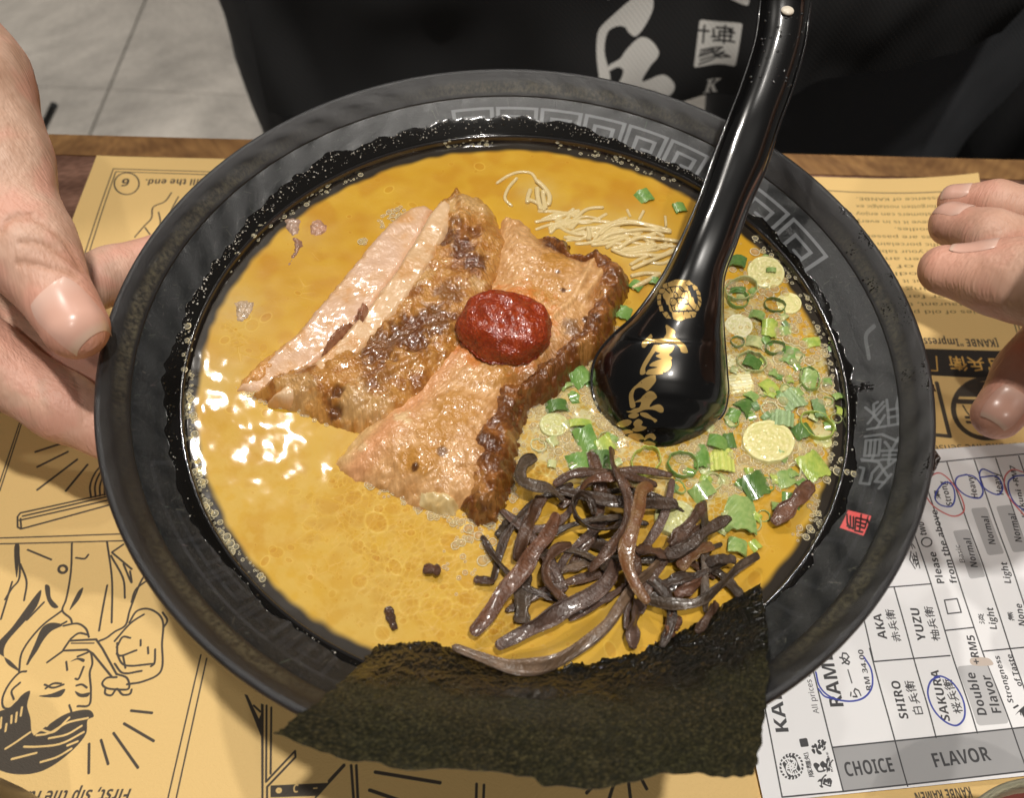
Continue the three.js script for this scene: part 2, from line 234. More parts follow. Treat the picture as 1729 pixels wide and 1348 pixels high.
// ---------------------------------------------------------------- yellow paper placemat
const MAT = at(165, 265, 0), MATX = at(1640, 310, 0).sub(MAT), MATW = MATX.length(); MATX.normalize();
const MATZ = V(-MATX.z, 0, MATX.x), MATH = 0.295;
{
  const K = 2048 / MATW, p = new Print(2048, Math.round(MATH * K), (x, y) => { const q = at(x, y, 0.001).sub(MAT); return [q.dot(MATX) * K, q.dot(MATZ) * K]; }, '#ecc884');
  const ink = '#4a4238', thin = 2.2, G = (...a) => p.from(...a), O1 = [0, 0, 2.868], O2 = [0, 440, 2.868], O3 = [0, 878, 2.868];
  // upper left panel
  G(...O1).line([[1150, 838], [550, 816], [385, 1310]], thin, ink); p.line([[1150, 852], [562, 830], [405, 1310]], thin, ink);
  p.ring([615, 890], 60, 3, ink).text('6', [634, 866], [594, 866], 34, ink).text('till the end.', [990, 868], [705, 868], 26, ink);
  for (const l of [[[832, 935], [800, 978], [745, 1005], [735, 1060], [700, 1098], [655, 1150]], [[865, 955], [832, 1020], [808, 1095]], [[770, 1030], [778, 1070], [776, 1112]], [[705, 1105], [730, 1140]], [[940, 960], [900, 1060], [905, 1100]]]) p.line(l, 3, ink, true);
  // chopsticks panel
  G(...O2).line([[112, 780], [0, 1118]], thin, ink); p.line([[98, 790], [-14, 1118]], thin, ink);
  for (const l of [[[175, 928], [298, 888]], [[183, 1000], [330, 928]], [[182, 1110], [375, 965]], [[320, 1115], [425, 990]]]) p.line(l, 4, ink);
  for (const l of [[[620, 1110], [440, 1148], [100, 1222], [86, 1240], [86, 1290], [102, 1300], [620, 1160]], [[95, 1258], [620, 1140]], [[100, 1250], [104, 1296]], [[620, 1120], [110, 1238]]]) p.line(l, 3, ink);
  for (let i = 0; i < 4; i++) p.line([[442 + i * 22, 1148 - i * 4], [438 + i * 24, 1090], [462 + i * 24, 1030], [500 + i * 24, 985]], 3.2, ink, true);
  G(...O3).line([[-40, 89], [640, 68]], thin, ink); p.line([[-40, 117], [640, 102]], thin, ink);
  // the eating man, upside down
  for (const l of [
    [[88, 118], [92, 290], [60, 330], [25, 385]], [[350, 115], [345, 260], [322, 390], [305, 440], [345, 480], [352, 500]], [[520, 105], [545, 290], [545, 500]], [[545, 160], [640, 240]], [[540, 175], [600, 290], [608, 380]], [[600, 215], [640, 305], [632, 250]], [[545, 158], [600, 120]],
    [[430, 170], [415, 188], [370, 185]], [[135, 145], [250, 193]], [[100, 215], [130, 300], [118, 390]], [[60, 300], [5, 480]], [[215, 400], [132, 485]], [[522, 320], [500, 440], [484, 540]], [[305, 440], [200, 520], [110, 640], [95, 735]], [[325, 495], [240, 545], [160, 660], [135, 700]],
    [[310, 515], [380, 505], [420, 530], [435, 570]], [[345, 580], [385, 552], [432, 560]], [[485, 590], [520, 575], [560, 545], [610, 515], [632, 440], [690, 290], [720, 250]], [[630, 500], [665, 445], [710, 432], [760, 450], [790, 490], [788, 600], [780, 740], [700, 785], [620, 800]],
    [[790, 450], [812, 490], [795, 522]], [[640, 400], [660, 340], [720, 290]], [[570, 650], [605, 705], [750, 700]], [[572, 600], [580, 660], [665, 635]], [[560, 700], [600, 745], [690, 735]], [[570, 620], [600, 570], [635, 575]], [[600, 660], [612, 720]], [[685, 585], [685, 612]], [[720, 620], [722, 650]], [[755, 630], [750, 700], [735, 712]], [[560, 590], [640, 500], [700, 460]],
    [[570, 750], [620, 770], [628, 820], [580, 825], [515, 815], [500, 795], [520, 770], [570, 765]], [[515, 820], [515, 845], [545, 852], [570, 822], [600, 850], [635, 845], [642, 825]],
    [[445, 640], [452, 700], [440, 740], [445, 830], [435, 900], [380, 905]], [[430, 645], [380, 665]], [[410, 715], [382, 775], [370, 772]], [[325, 690], [330, 730]], [[232, 692], [305, 640]], [[220, 800], [260, 815], [312, 800]], [[225, 818], [262, 795], [300, 795]], [[375, 805], [400, 800], [425, 815]],
    [[130, 735], [100, 740], [45, 800], [15, 870], [22, 910], [50, 915], [90, 880]], [[100, 790], [60, 830], [70, 870]], [[340, 900], [350, 940], [330, 1000]]]) p.line(l, 3.2, ink, true);
  p.fill([[310, 635], [335, 590], [470, 582], [480, 600], [560, 745], [535, 752], [455, 650], [430, 630], [330, 640]], '#ecc884'); p.line([[310, 632], [340, 588], [470, 582], [500, 625], [570, 752]], 3.4, ink); p.line([[310, 636], [425, 632], [455, 652], [545, 762]], 3.4, ink); p.line([[350, 600], [460, 600]], 2, ink);
  for (const f of [[[132, 700], [172, 600], [210, 520], [250, 500], [305, 512], [235, 550], [180, 640]], [[-20, 620], [60, 520], [200, 340], [180, 420], [30, 600], [20, 650], [40, 700], [100, 735], [60, 690]], [[222, 315], [240, 320], [250, 380], [285, 425], [262, 428], [232, 390]], [[340, 440], [385, 345], [405, 330], [390, 380], [350, 430]], [[75, 118], [92, 118], [92, 200], [82, 280]], [[192, 855], [250, 845], [320, 822], [300, 855], [250, 862]], [[368, 832], [400, 845], [440, 840], [430, 858], [385, 858]], [[345, 690], [380, 672], [415, 680], [410, 692], [380, 680]]]) p.fill(f, ink, true);
  p.fill([[148, 830], [135, 900], [150, 960], [165, 1040], [230, 1000], [330, 940], [440, 925], [458, 955], [430, 970], [420, 1040], [330, 1140], [200, 1220], [60, 1230], [-40, 1180], [-60, 980], [0, 930], [60, 910], [110, 850]], ink, true);
  for (const l of [[[150, 1030], [70, 1085], [30, 1110]], [[340, 960], [260, 1030], [200, 1020], [170, 1040]], [[430, 962], [330, 985], [240, 1035], [180, 1045]], [[400, 1000], [330, 1040], [240, 1060]], [[410, 1030], [300, 1085], [180, 1100], [120, 1100]], [[380, 1075], [330, 1095]], [[350, 1110], [280, 1150], [200, 1175]], [[180, 1130], [60, 1160]], [[250, 975], [230, 1000], [240, 960]], [[60, 950], [58, 985]], [[85, 935], [80, 980]], [[110, 910], [104, 950]], [[35, 990], [30, 1025]], [[10, 960], [6, 1010]]]) p.line(l, 3.4, '#ecc884', true);
  for (const l of [[[640, 927], [740, 938]], [[606, 990], [748, 1073]], [[555, 1036], [672, 1202]], [[494, 1070], [528, 1184]], [[436, 1088], [434, 1228]]]) p.line(l, 4, ink);
  p.ring([306, 240], 22, 3, ink).ring([306, 240], 16, 2, ink);
  p.text('First, sip the ramen soup', [648, 1304], [-190, 1322], 27, ink, 'sans-serif', 'italic bold');
  // next panels along the near edge
  p.line([[975, 655], [815, 1360]], thin, ink); p.line([[1003, 672], [855, 1360]], thin, ink);
  p.fill([[1265, 890], [1278, 895], [1278, 1360], [1268, 1360]], ink); p.fill([[1185, 845], [1200, 850], [1255, 965], [1270, 930], [1270, 1060], [1240, 985]], ink);
  for (const l of [[[1292, 900], [1290, 1270], [1430, 1120], [1432, 1150], [1295, 1295], [1295, 1360]], [[1315, 910], [1312, 1230]], [[1660, 1200], [1530, 1345]], [[1230, 900], [1262, 930]]]) p.line(l, 3, ink);
  p.fill([[1312, 1288], [1592, 1275], [1540, 1338], [1312, 1345]], ink); p.ring([1352, 1312], 9, 4, '#ecc884').text('C', [1418, 1322], [1446, 1320], 16, '#ecc884').text('-', [1515, 1316], [1540, 1314], 16, '#ecc884');
  G(560, 878, 2.868); for (const [a, b] of [[[95, 1190], [108, 1360]], [[120, 1190], [128, 1360]], [[702, 1280], [700, 1360]], [[738, 1285], [735, 1360]]]) p.line([a, b], 4, ink);
  for (const l of [[[212, 1222], [525, 1274]], [[185, 1310], [330, 1360]], [[1288, 1265], [1235, 1322]], [[1372, 1260], [1345, 1348]], [[1436, 1258], [1447, 1348]], [[1500, 1255], [1525, 1302]], [[60, 1190], [-10, 1265]]]) p.line(l, 5, ink);
  // right side: upside down story, black title bar, bowl sign
  G(1440, 290, 5.983); p.line([[-900, 150], [-40, 206], [900, 238], [1420, 262]], thin, ink); p.line([[1240, 260], [1700, 1800]], thin, ink); p.line([[1270, 260], [1735, 1800]], thin, ink);
  const story = ['is the essence of KANBE.', 'Sharing a forgotten nostalgic ex', 'that our customers can enjoy', 'and we believe it is in every', 'bowl of noodles.', 'These stories are passed', 'from specific porcelain S', 'to eat it from your table', 'the old kitchen and', 'the taste of a', 'home, a noodle', 'we decided to put it in', 'feels like going e', 'September fam', 'at the restaurant, th', 'Memories of old po'];
  story.forEach((s, i) => { const y = 262 + i * 75.5 + (i > 11 ? (i - 11) * 2 : 0), l = 55 + Math.max(0, (i - 3) * 42) - 30; p.text(s, [1150 + i * 33 + (i % 3) * 12, y + 26 - i], [i === 4 ? 410 : l, y], 12.5, '#6b5a35', 'sans-serif', 'normal'); });
  G(1440, 515, 5.287); p.text('[KANBE "Impressions"', [1282, 312], [420, 288], 27, ink);
  p.fill([[300, 380], [1372, 416], [1420, 470], [1445, 672], [300, 610]], '#2c2620'); p.glyphs('官兵衛', [1345, 545], [850, 518], 34, '#e0b05a', 1.15).line([[742, 460], [752, 590], [700, 588]], 3, '#e0b05a');
  p.line([[745, 700], [858, 1180], [560, 1150]], 8, ink); const c = [1190, 930]; p.ring(c, 300, 9, ink).ring(c, 282, 3, ink);
  p.fill([[930, 820], [1015, 690], [1200, 690], [1215, 730], [1400, 730], [1460, 835]], ink, false).line([[930, 865], [1460, 880]], 11, ink).line([[975, 900], [1040, 990], [1190, 1030], [1340, 985], [1420, 910]], 3, ink, true).line([[1005, 1008], [1380, 1018]], 6, ink).line([[1015, 1052], [1330, 1062]], 6, ink);
  p.text('that your and live senses', [1780, 1228], [650, 1262], 22, ink, 'sans-serif', 'normal');
  G(1270, 1098, 3.767).text('KANBE RAMEN', [1380, 868], [1020, 908], 22, ink);
  const g = grid(120, 90, (u, v) => { const q = MAT.clone().addScaledVector(MATX, u * MATW).addScaledVector(MATZ, v * MATH), e = Math.max(0, 1 - Math.hypot((u - 1) * MATW, v * MATH) / 0.05); q.y = 0.0012 + 0.0005 * noise(u * 5, v * 4, 2) + 0.0006 * Math.exp(-Math.pow((u - 0.5) * MATW / 0.004, 2)) + 0.006 * e * e; return q; });
  for (let i = 0, u = g.attributes.uv; i < u.count; i++) u.setY(i, 1 - u.getY(i));
  solo('paper_placemat', g, mat({ map: p.texture(), roughness: 0.72, bumpMap: rep(grainTex, 6), bumpScale: 0.00012 }, 'yellow paper'), 'yellow paper placemat printed with black line drawings under the bowl', 'placemat');
}
// ---------------------------------------------------------------- white order sheet
{
  const a = at(1583, 767, 0), b = at(1729, 756.5, 0), X = b.clone().sub(a).normalize(), Z = V(-X.z, 0, X.x), e = at(1270, 1289, 0), f = at(1283, 1347, 0);
  const x0 = e.clone().add(f).multiplyScalar(0.5).sub(a).dot(X), hgt = at(1551, 1331, 0).sub(a).dot(Z), wid = 0.205;
  const O = a.clone().addScaledVector(X, x0), skew = f.clone().sub(e).dot(X) / f.clone().sub(e).dot(Z), K = 1900 / wid;
  const p = new Print(1900, Math.round(hgt * K), (x, y) => { const q = at(x, y, 0.002).sub(O); return [q.dot(X) * K, q.dot(Z) * K]; }, '#f6f6f8');
  const ink = '#3f3f42', S3 = [1270, 740, 3.765], S4 = [1270, 1098, 3.767], S7 = [1129, 878, 2.868], ball = '#3a48a8', red = '#d77070', grey = '#c4c4c6';
  p.from(...S4).fill([[505, 625], [1900, 478], [1900, 758], [570, 905]], '#a9a9ab');
  p.line([[-40, -190], [80, 410], [185, 940], [570, 905], [1900, 758]], 4, ink); p.line([[290, -215], [390, 185], [570, 905]], 4, ink); p.line([[505, 625], [1900, 478]], 4, ink); p.line([[735, 0], [980, 870]], 4, ink); p.line([[765, 82], [1250, 40]], 4, ink); p.line([[1640, 505], [1740, 800]], 4, ink); p.line([[1464, 12], [1760, -15]], 4, ink);
  p.from(...S3); for (const l of [[[560, 560], [740, 1348], [760, 1430]], [[890, 955], [1000, 1348], [1160, 1908]], [[1020, 620], [1125, 940], [1215, 1230], [1420, 1880]], [[1100, 330], [1135, 430], [1330, 1010], [1480, 1430], [1642, 1860]], [[1222, 165], [1330, 470], [1560, 1130], [1729, 1640]], [[1395, 155], [1540, 560], [1800, 1300]], [[1530, 145], [1729, 700], [1800, 900]], [[1675, 130], [1780, 430]], [[1000, 182], [1900, 100]], [[850, 959], [1125, 937]], [[1215, 1230], [1400, 1210]]]) p.line(l, 4, ink);
  for (const b of [[[1282, 612], [1355, 603], [1448, 880], [1378, 890]], [[1397, 470], [1468, 464], [1568, 732], [1492, 742]], [[1555, 457], [1622, 450], [1725, 715], [1652, 722]]]) { p.line([...b, b[0]], 16, grey); p.fill(b, grey); }
  p.from(...S4); { const b = [[1322, 130], [1470, 115], [1590, 450], [1435, 462]]; p.line([...b, b[0]], 22, grey); p.fill(b, grey); p.fill([[1380, 60], [1500, 60], [1525, 95], [1480, 105], [1385, 95]], '#cdbfb4', true); }
  p.text('CHOICE', [588, 812], [905, 777], 54.0, ink).text('FLAVOR', [1150, 752], [1512, 706], 54.0, ink).text('KANBE', [228, 540], [122, 30], 54.0, ink).text('All prices are nett', [418, 410], [318, 0], 23.8, ink, 'sans-serif', 'normal').text('RAMEN', [578, 376], [468, -90], 57.6, ink).text('RM 34.00', [752, 268], [690, 5], 22.3, ink).text('SHIRO', [985, 446], [924, 198], 37.4, ink).text('SAKURA', [1250, 462], [1176, 132], 36.0, ink).text('Double', [1482, 428], [1404, 145], 39.6, ink).text('Flavor', [1574, 414], [1500, 165], 39.6, ink).text('Strongness', [1650, 345], [1562, 40], 23.8, ink).text('of Taste', [1706, 240], [1640, 30], 23.8, ink);
  p.glyphs('らーめ', [662, 340], [562, 15], 34.8, ink, 1).glyphs('白兵衛', [1052, 430], [984, 200], 30.0, ink, 0.95).glyphs('桜兵衛', [1302, 412], [1226, 188], 30.0, ink, 0.95).glyphs('豚麺処', [372, 815], [330, 655], 15.6, ink, 1);
  crest(p, [243, 745], 76, 84, ink, '#f6f6f8', 4); p.line([[300, 580], [334, 575], [342, 610], [308, 614], [300, 580]], 8, ink).line([[312, 592], [330, 590]], 5, ink).line([[316, 603], [332, 601]], 5, ink);
  brush(p, '官', [400, 885], [18, -86], [92, -8], ink); brush(p, '兵', [378, 790], [14, -92], [84, -8], ink); brush(p, '衛', [362, 675], [12, -96], [92, -6], ink); p.text('KANBE', [508, 782], [472, 652], 7.9, ink);
  p.fill([[1660, 420], [1720, 360], [1790, 350], [1800, 440], [1720, 440], [1690, 400]], ink, true).line([[1675, 360], [1650, 375]], 5, ink).line([[1690, 400], [1695, 420]], 3, ink);
  p.from(...S7).text('AKA', [1050, 585], [1020, 462], 38.2, ink).text('YUZU', [1240, 592], [1200, 430], 38.2, ink).text('+RM5', [1506, 706], [1472, 562], 34.6, ink); p.glyphs('赤兵衛', [1098, 600], [1058, 440], 28.8, ink, 0.95).glyphs('柚兵衛', [1290, 592], [1246, 425], 28.8, ink, 0.95);
  p.from(...S3).glyphs('金兵衛', [1030, 850], [945, 480], 28.8, ink, 0.95).text('Please', [1210, 940], [1150, 732], 33.1, ink).text('two', [1100, 630], [1078, 540], 33.1, ink).ring([1097, 672], 32, 4, ink).text('from the above', [1290, 936], [1162, 465], 30.2, ink).text('Basic', [1340, 808], [1304, 690], 23.8, ink, 'sans-serif', 'normal').text('Normal', [1420, 838], [1374, 645], 31.7, ink).text('Normal', [1537, 690], [1488, 505], 31.7, ink).text('Normal', [1704, 675], [1658, 490], 31.7, ink).text('Light', [1634, 938], [1602, 800], 31.0, ink).text('Light', [1548, 1227], [1518, 1085], 31.0, ink).text('None', [1730, 1206], [1700, 1060], 31.0, ink).text('Strong', [1266, 442], [1212, 285], 30.2, ink).text('Heavy', [1424, 397], [1388, 255], 30.2, ink).text('Heavy', [1584, 377], [1546, 235], 30.2, ink).text('Kakuni +RM7', [1736, 520], [1650, 190], 25.2, ink);
  p.glyphs('淡', [1452, 1190], [1440, 1118], 18.0, ink, 1.1).glyphs('無', [1640, 1170], [1624, 1110], 18.0, ink, 1.1).glyphs('濃', [1172, 398], [1158, 342], 18.0, ink, 1.1).line([[1210, 1040], [1290, 1030], [1318, 1115], [1232, 1125], [1210, 1040]], 4, ink);
  const pen = (l, c) => p.line(l, 5, c, true);
  pen([[1262, 300], [1210, 295], [1150, 390], [1180, 432], [1250, 444], [1275, 400], [1262, 320], [1230, 290]], ball); pen([[1080, 280], [1180, 235], [1290, 340], [1335, 470], [1270, 506], [1150, 450], [1090, 380]], red); pen([[1350, 245], [1290, 262], [1280, 310], [1340, 372], [1430, 392], [1452, 345], [1400, 262], [1340, 245]], ball); pen([[1520, 240], [1450, 212], [1430, 235], [1460, 330], [1550, 372], [1575, 330], [1540, 260], [1440, 262]], ball); pen([[1700, 230], [1640, 215], [1590, 260], [1600, 360], [1729, 520]], red); pen([[1729, 250], [1650, 260], [1610, 300], [1650, 420], [1760, 500]], ball);
  p.from(...S4); pen([[1180, 175], [1130, 200], [1106, 270], [1120, 340], [1160, 410], [1230, 470], [1290, 485], [1335, 440], [1330, 330], [1260, 210], [1190, 172], [1150, 180]], ball); pen([[395, 150], [420, 240], [480, 300], [600, 332], [700, 310], [752, 240], [745, 130], [700, 55]], ball); pen([[412, 255], [450, 300], [520, 320]], ball);
  const g = grid(60, 60, (u, v) => { const q = O.clone().addScaledVector(X, u * wid + skew * (v - 0.9) * hgt * (1 - u)).addScaledVector(Z, v * hgt); q.y = 0.0032 + 0.0006 * noise(u * 3, v * 3, 8) + 0.0012 * Math.pow(1 - v, 6); return q; });
  for (let i = 0, u = g.attributes.uv, q = g.attributes.position; i < u.count; i++) { const d = V(q.getX(i), 0, q.getZ(i)).sub(O); u.setXY(i, d.dot(X) / wid, 1 - d.dot(Z) / hgt); }
  solo('order_sheet', g, mat({ map: p.texture(), roughness: 0.6 }, 'white paper'), 'white printed order sheet with pen circles, right of the bowl', 'order form');
}
// ---------------------------------------------------------------- things cut by the frame
{
  const c = at(1822, 1552, 0.04), dish = thing('sauce_dish', 'pale olive ceramic dish with dark red content at the near right corner', 'dish', null, V(c.x, 0.003, c.z));
  part('dish_body', new THREE.LatheGeometry([[0.001, 0], [0.018, 0], [0.03, 0.016], [0.0335, 0.037], [0.0325, 0.0385], [0.0312, 0.037], [0.028, 0.018], [0.001, 0.008]].map(([a, b]) => new THREE.Vector2(a, b)), 64), mat({ color: lin(0.42, 0.4, 0.27), roughness: 0.3, bumpMap: rep(lumpTex, 4), bumpScale: 0.0004 }, 'olive glaze'), dish);
  part('red_filling', new THREE.CylinderGeometry(0.0305, 0.029, 0.006, 48).translate(0, 0.029, 0), mat({ color: lin(0.16, 0.03, 0.02), roughness: 0.35 }, 'red filling'), dish);
  const d = at(-92, 1372, 0.06), cup = thing('drinking_cup', 'dark brown round cup cut by the left edge of the frame', 'cup', null, V(d.x, 0.003, d.z));
  part('cup_body', new THREE.LatheGeometry([[0.001, 0], [0.0085, 0], [0.0105, 0.03], [0.0112, 0.06], [0.0105, 0.061], [0.0095, 0.05], [0.001, 0.006]].map(([a, b]) => new THREE.Vector2(a, b)), 40), mat({ color: lin(0.07, 0.035, 0.018), roughness: 0.35 }, 'brown glaze'), cup);
  const l0 = atz(90, 182, -0.66), l1 = atz(56, 252, -0.66), rod = new THREE.CylinderGeometry(0.0042, 0.0042, 0.5, 12);
  const bar = new THREE.Mesh(rod, mat({ color: lin(0.012, 0.012, 0.012), roughness: 0.4 }, 'black metal'));
  bar.name = numbered('metal_bar'); bar.position.copy(l0).addScaledVector(l1.clone().sub(l0).normalize(), 0.245); bar.quaternion.setFromUnitVectors(V(0, 1, 0), l0.clone().sub(l1).normalize()); scene.add(shade(tag(bar, 'thin black metal bar above the floor behind the left hand', 'metal bar')));
}
// ---------------------------------------------------------------- the bowl
const BROTH = 0.0697;
const bowl = thing('ramen_bowl', 'large black ramen bowl with wide sloping rim and grey key pattern, in the middle', 'bowl', null, V(0, 0, 0));
const RIDGE = 0.1006, BANDR = 0.112;
const slope = (r) => (r < RIDGE ? 0.0722 - (RIDGE - r) * 1.6 : r < BANDR ? lerp(0.0722, 0.0802, (r - RIDGE) / (BANDR - RIDGE)) : lerp(0.0807, 0.0868, clamp((r - BANDR) / 0.0058, 0, 1)));
const polar = (a, r, y) => V(r * Math.cos(a), y, r * Math.sin(a));
{
  const lathe = (pts, n = 256) => new THREE.LatheGeometry(pts.map(([r, y]) => new THREE.Vector2(r, y)), n);
  const black = mat({ color: lin(0.017, 0.017, 0.018), roughness: 0.36, bumpMap: rep(grainTex, 60, 6), bumpScale: 0.00006 }, 'black melamine');
  part('bowl_wall', lathe([[0.001, 0.004], [0.036, 0.004], [0.038, 0], [0.045, 0], [0.0465, 0.001], [0.047, 0.006], [0.06, 0.0135], [0.078, 0.03], [0.092, 0.05], [0.102, 0.066], [0.1105, 0.0745], [0.1165, 0.08], [0.1193, 0.0826]]), black, bowl);
  // rounded rim with a dusting of gold along its inner side
  const rim = dataTex(2048, 64, (u, v) => {
    const n = noise(u * 1400, v * 26, 1) * 0.5 + noise(u * 500, v * 9, 2) * 0.5, gold = smoothstep(v, 0.02, 0.07) * (1 - smoothstep(v, 0.15 + 0.05 * noise(u * 30, 0, 3), 0.3)) * clamp(0.45 + 0.9 * n, 0, 1) * clamp(0.55 + 0.8 * noise(Math.cos(u * 6.283) * 1.3, Math.sin(u * 6.283) * 1.3, 11), 0.1, 1), s = 0.013 + 0.003 * noise(u * 60, v * 3, 4);
    return [Math.sqrt(s + 0.11 * gold), Math.sqrt(s + 0.098 * gold), Math.sqrt(s + 0.002 + 0.058 * gold)];
  });
  rim.colorSpace = THREE.SRGBColorSpace;
  const prof = [[0.112, 0.0807], [0.1135, 0.0823], [0.115, 0.0839], [0.1163, 0.0852], [0.1174, 0.0862], [0.1182, 0.0868], [0.119, 0.0868], [0.1197, 0.0862], [0.12, 0.0852], [0.1199, 0.084], [0.1193, 0.0826]];
  const rc = new THREE.CatmullRomCurve3(prof.map(([r, y]) => V(r, y, 0)));
  part('rim', grid(360, 40, (u, v) => { const q = rc.getPoint(v); return polar(-u * 2 * Math.PI, q.x, q.y); }, true), mat({ map: rim, roughness: 0.36, ior: 1.65, bumpMap: rep(grainTex, 50, 2), bumpScale: 0.00007 }, 'rim glaze'), bowl);
  // printed band: two half turns above one another on one canvas
  const P = new Print(2048, 256, (x, y) => {
    const q = at(x, y, 0.077); let a = Math.atan2(q.z, q.x), r = Math.hypot(q.x, q.z); const q2 = at(x, y, slope(clamp(r, RIDGE, BANDR))); a = Math.atan2(q2.z, q2.x); r = Math.hypot(q2.x, q2.z);
    const t = (a / Math.PI + 2) % 2; return [(t % 1) * 2048, (t < 1 ? 0 : 128) + (1 - (r - RIDGE) / (BANDR - RIDGE)) * 128];
  }, '#1c1e1f');
  const X = P.x, dot = () => {
    for (let i = 0; i < 26000; i++) { const k = rnd(); X.fillStyle = k > 0.5 ? `rgba(90,92,94,${0.06 + 0.14 * rnd()})` : `rgba(8,8,9,${0.15 + 0.2 * rnd()})`; X.fillRect(rnd() * 2048, rnd() * 256, 1 + rnd() * 5, 1 + rnd() * 2); }
    for (let i = 0; i < 900; i++) { X.strokeStyle = `rgba(${150 + 60 * rnd()},${150 + 60 * rnd()},150,${0.12 + 0.3 * rnd()})`; X.lineWidth = 0.6 + rnd() * 0.7; const x = rnd() * 2048, y = rnd() * 256, a = rnd() * 6.28, l = 3 + 20 * rnd() * rnd(); X.beginPath(); X.moveTo(x, y); X.lineTo(x + l * Math.cos(a), y + l * 1.6 * Math.sin(a)); X.stroke(); }
  };
  dot();
  let keyInk = 0.8; const key = (c0, c1, row) => {                      // one nested key, from column c0 to c1 of a half turn
    const w = c1 - c0, y = row * 128, f = (x, t) => [c0 + x * w, y + t * 128], path = (pts) => { X.beginPath(); pts.forEach((p, i) => { const q = f(...p); i ? X.lineTo(...q) : X.moveTo(...q); }); X.stroke(); };
    X.strokeStyle = `rgba(132,136,140,${keyInk})`; X.lineWidth = 9; X.lineJoin = 'miter';
    path([[0.07, 1.05], [0.07, 0.3], [0.93, 0.3], [0.93, 0.95], [0.62, 0.95]]); path([[0.3, 1.05], [0.3, 0.52], [0.72, 0.52], [0.72, 0.78], [0.5, 0.78]]); X.lineJoin = 'round';
  };
  const col = (x, y) => P.to(x, y), wU = 92;
  const run = (p0, p1, n) => { const a = col(...p0), b = col(...p1), row = a[1] < 128 ? 0 : 1, w = (b[0] - a[0]) / n; for (let i = 0; i < n; i++) key(a[0] + i * w, a[0] + (i + 1) * w, row); };
  run([760, 178], [1200, 262], 6); run([1262, 300], [1402, 432], 2); 
  keyInk = 0.1; run([290, 760], [255, 500], 4); run([560, 1130], [330, 905], 4); 
  // brushed signs and the red seal on the right of the band
  P.line([[1478, 545], [1462, 565], [1466, 605]], 10, 'rgba(120,123,126,0.55)', true);
  ['豚', '麺', '処'].forEach((ch, i) => { const c = P.to(...[[1491, 700], [1487, 758], [1478, 800]][i]); X.save(); X.translate(c[0], c[1]); X.rotate(Math.PI / 2 + (i - 1) * 0.05); X.scale(9, 6.4); X.translate(-5, -5); drawGlyph(X, ch, 'rgba(108,111,114,0.8)', 0.85); X.restore(); });
  P.from(1270, 740, 3.765).fill([[605, 462], [757, 495], [706, 622], [552, 575]], '#e2605e'); const ink = '#1c1414';
  for (const l of [[[598, 490], [600, 540], [615, 575]], [[620, 500], [622, 560]], [[640, 505], [640, 575]], [[600, 560], [640, 580]], [[655, 510], [735, 525]], [[690, 490], [680, 590]], [[660, 535], [720, 550]], [[665, 560], [712, 575]], [[735, 500], [715, 570]], [[650, 590], [700, 600]], [[655, 515], [650, 590]], [[730, 520], [742, 545]]]) P.line(l, 3.6, ink);
  const band = grid(720, 8, (u, v) => polar(-u * 2 * Math.PI, lerp(RIDGE, BANDR, v), lerp(0.0722, 0.0802, v)), true), uv = band.attributes.uv;
  // a seam at each half turn keeps the two rows apart
  const parts = [0, 1].map((k) => { const g = grid(360, 8, (u, v) => polar((k + 1 - u) * Math.PI, lerp(RIDGE, BANDR, v), lerp(0.0722, 0.0802, v))), q = g.attributes.uv; for (let i = 0; i < q.count; i++) q.setXY(i, 0.0005 + 0.999 * (1 - q.getX(i)), (k === 0 ? 0.502 : 0.002) + 0.496 * q.getY(i)); return g; });
  part('pattern_band', mergeGeometries(parts), mat({ map: P.texture(), roughness: 0.3, ior: 1.6, bumpMap: rep(grainTex, 26, 2), bumpScale: 0.00007 }, 'printed band'), bowl);
  part('band_step', lathe([[0.1121, 0.0808], [0.1119, 0.08]]), black, bowl);
  part('ridge', lathe([[0.1008, 0.0721], [0.1005, 0.0725], [0.1, 0.0724], [0.0997, 0.0718], [0.0994, 0.0704], [0.0988, 0.068], [0.096, 0.06], [0.085, 0.044], [0.06, 0.026], [0.001, 0.02]]), mat({ color: lin(0.014, 0.013, 0.013), roughness: 0.12, clearcoat: 1, clearcoatRoughness: 0.05 }, 'wet black'), bowl);
  // wet oily film running up from the ridge
  const edge = (a) => { const q = project(polar(a, 0.105, 0.075)), top = Math.exp(-Math.pow((q[1] - 200) / 140, 2)) * smoothstep(q[0], 250, 420) * (1 - smoothstep(q[0], 850, 1150)), c = Math.cos(a * 1), s = Math.sin(a); return 0.1027 + 0.0036 * top + 0.0014 * smoothstep(-c, 0.2, 0.9) - 0.001 * smoothstep(s, 0.3, 0.9) + 0.0012 * noise(c * 5, s * 5, 1) + 0.0007 * noise(c * 16, s * 16, 2) + 0.00012 * noise(c * 40, s * 40, 3); };
  const film = grid(3000, 22, (u, v) => {
    const a = -u * 2 * Math.PI, c = Math.cos(a), s = Math.sin(a), e = edge(a), r = lerp(0.1004, e, v), t = Math.sqrt(Math.max(0, 1 - Math.pow(v, 8))) * Math.sqrt(Math.min(1, v * 12)), x = r * c, z = r * s, b = 0.5 * Math.max(0, noise(x * 900, z * 900, 1)) + 0.7 * Math.max(0, noise(x * 1700, z * 1700, 4)) + 0.1 * noise(x * 500, z * 500, 9), calm = 0.35 + 0.65 * smoothstep(-s, -0.5, 0.6);
    return polar(a, r, slope(r) - 0.00012 + t * (0.0002 + 0.000014 * b * calm));
  }, true);
  const wet = mat({ color: lin(0.006, 0.0055, 0.005), roughness: 0.1, clearcoat: 0.6, clearcoatRoughness: 0.05 }, 'oily film');
  part('oil_film', film, wet, bowl).userData.label = 'wet glossy black oil film above the broth line';
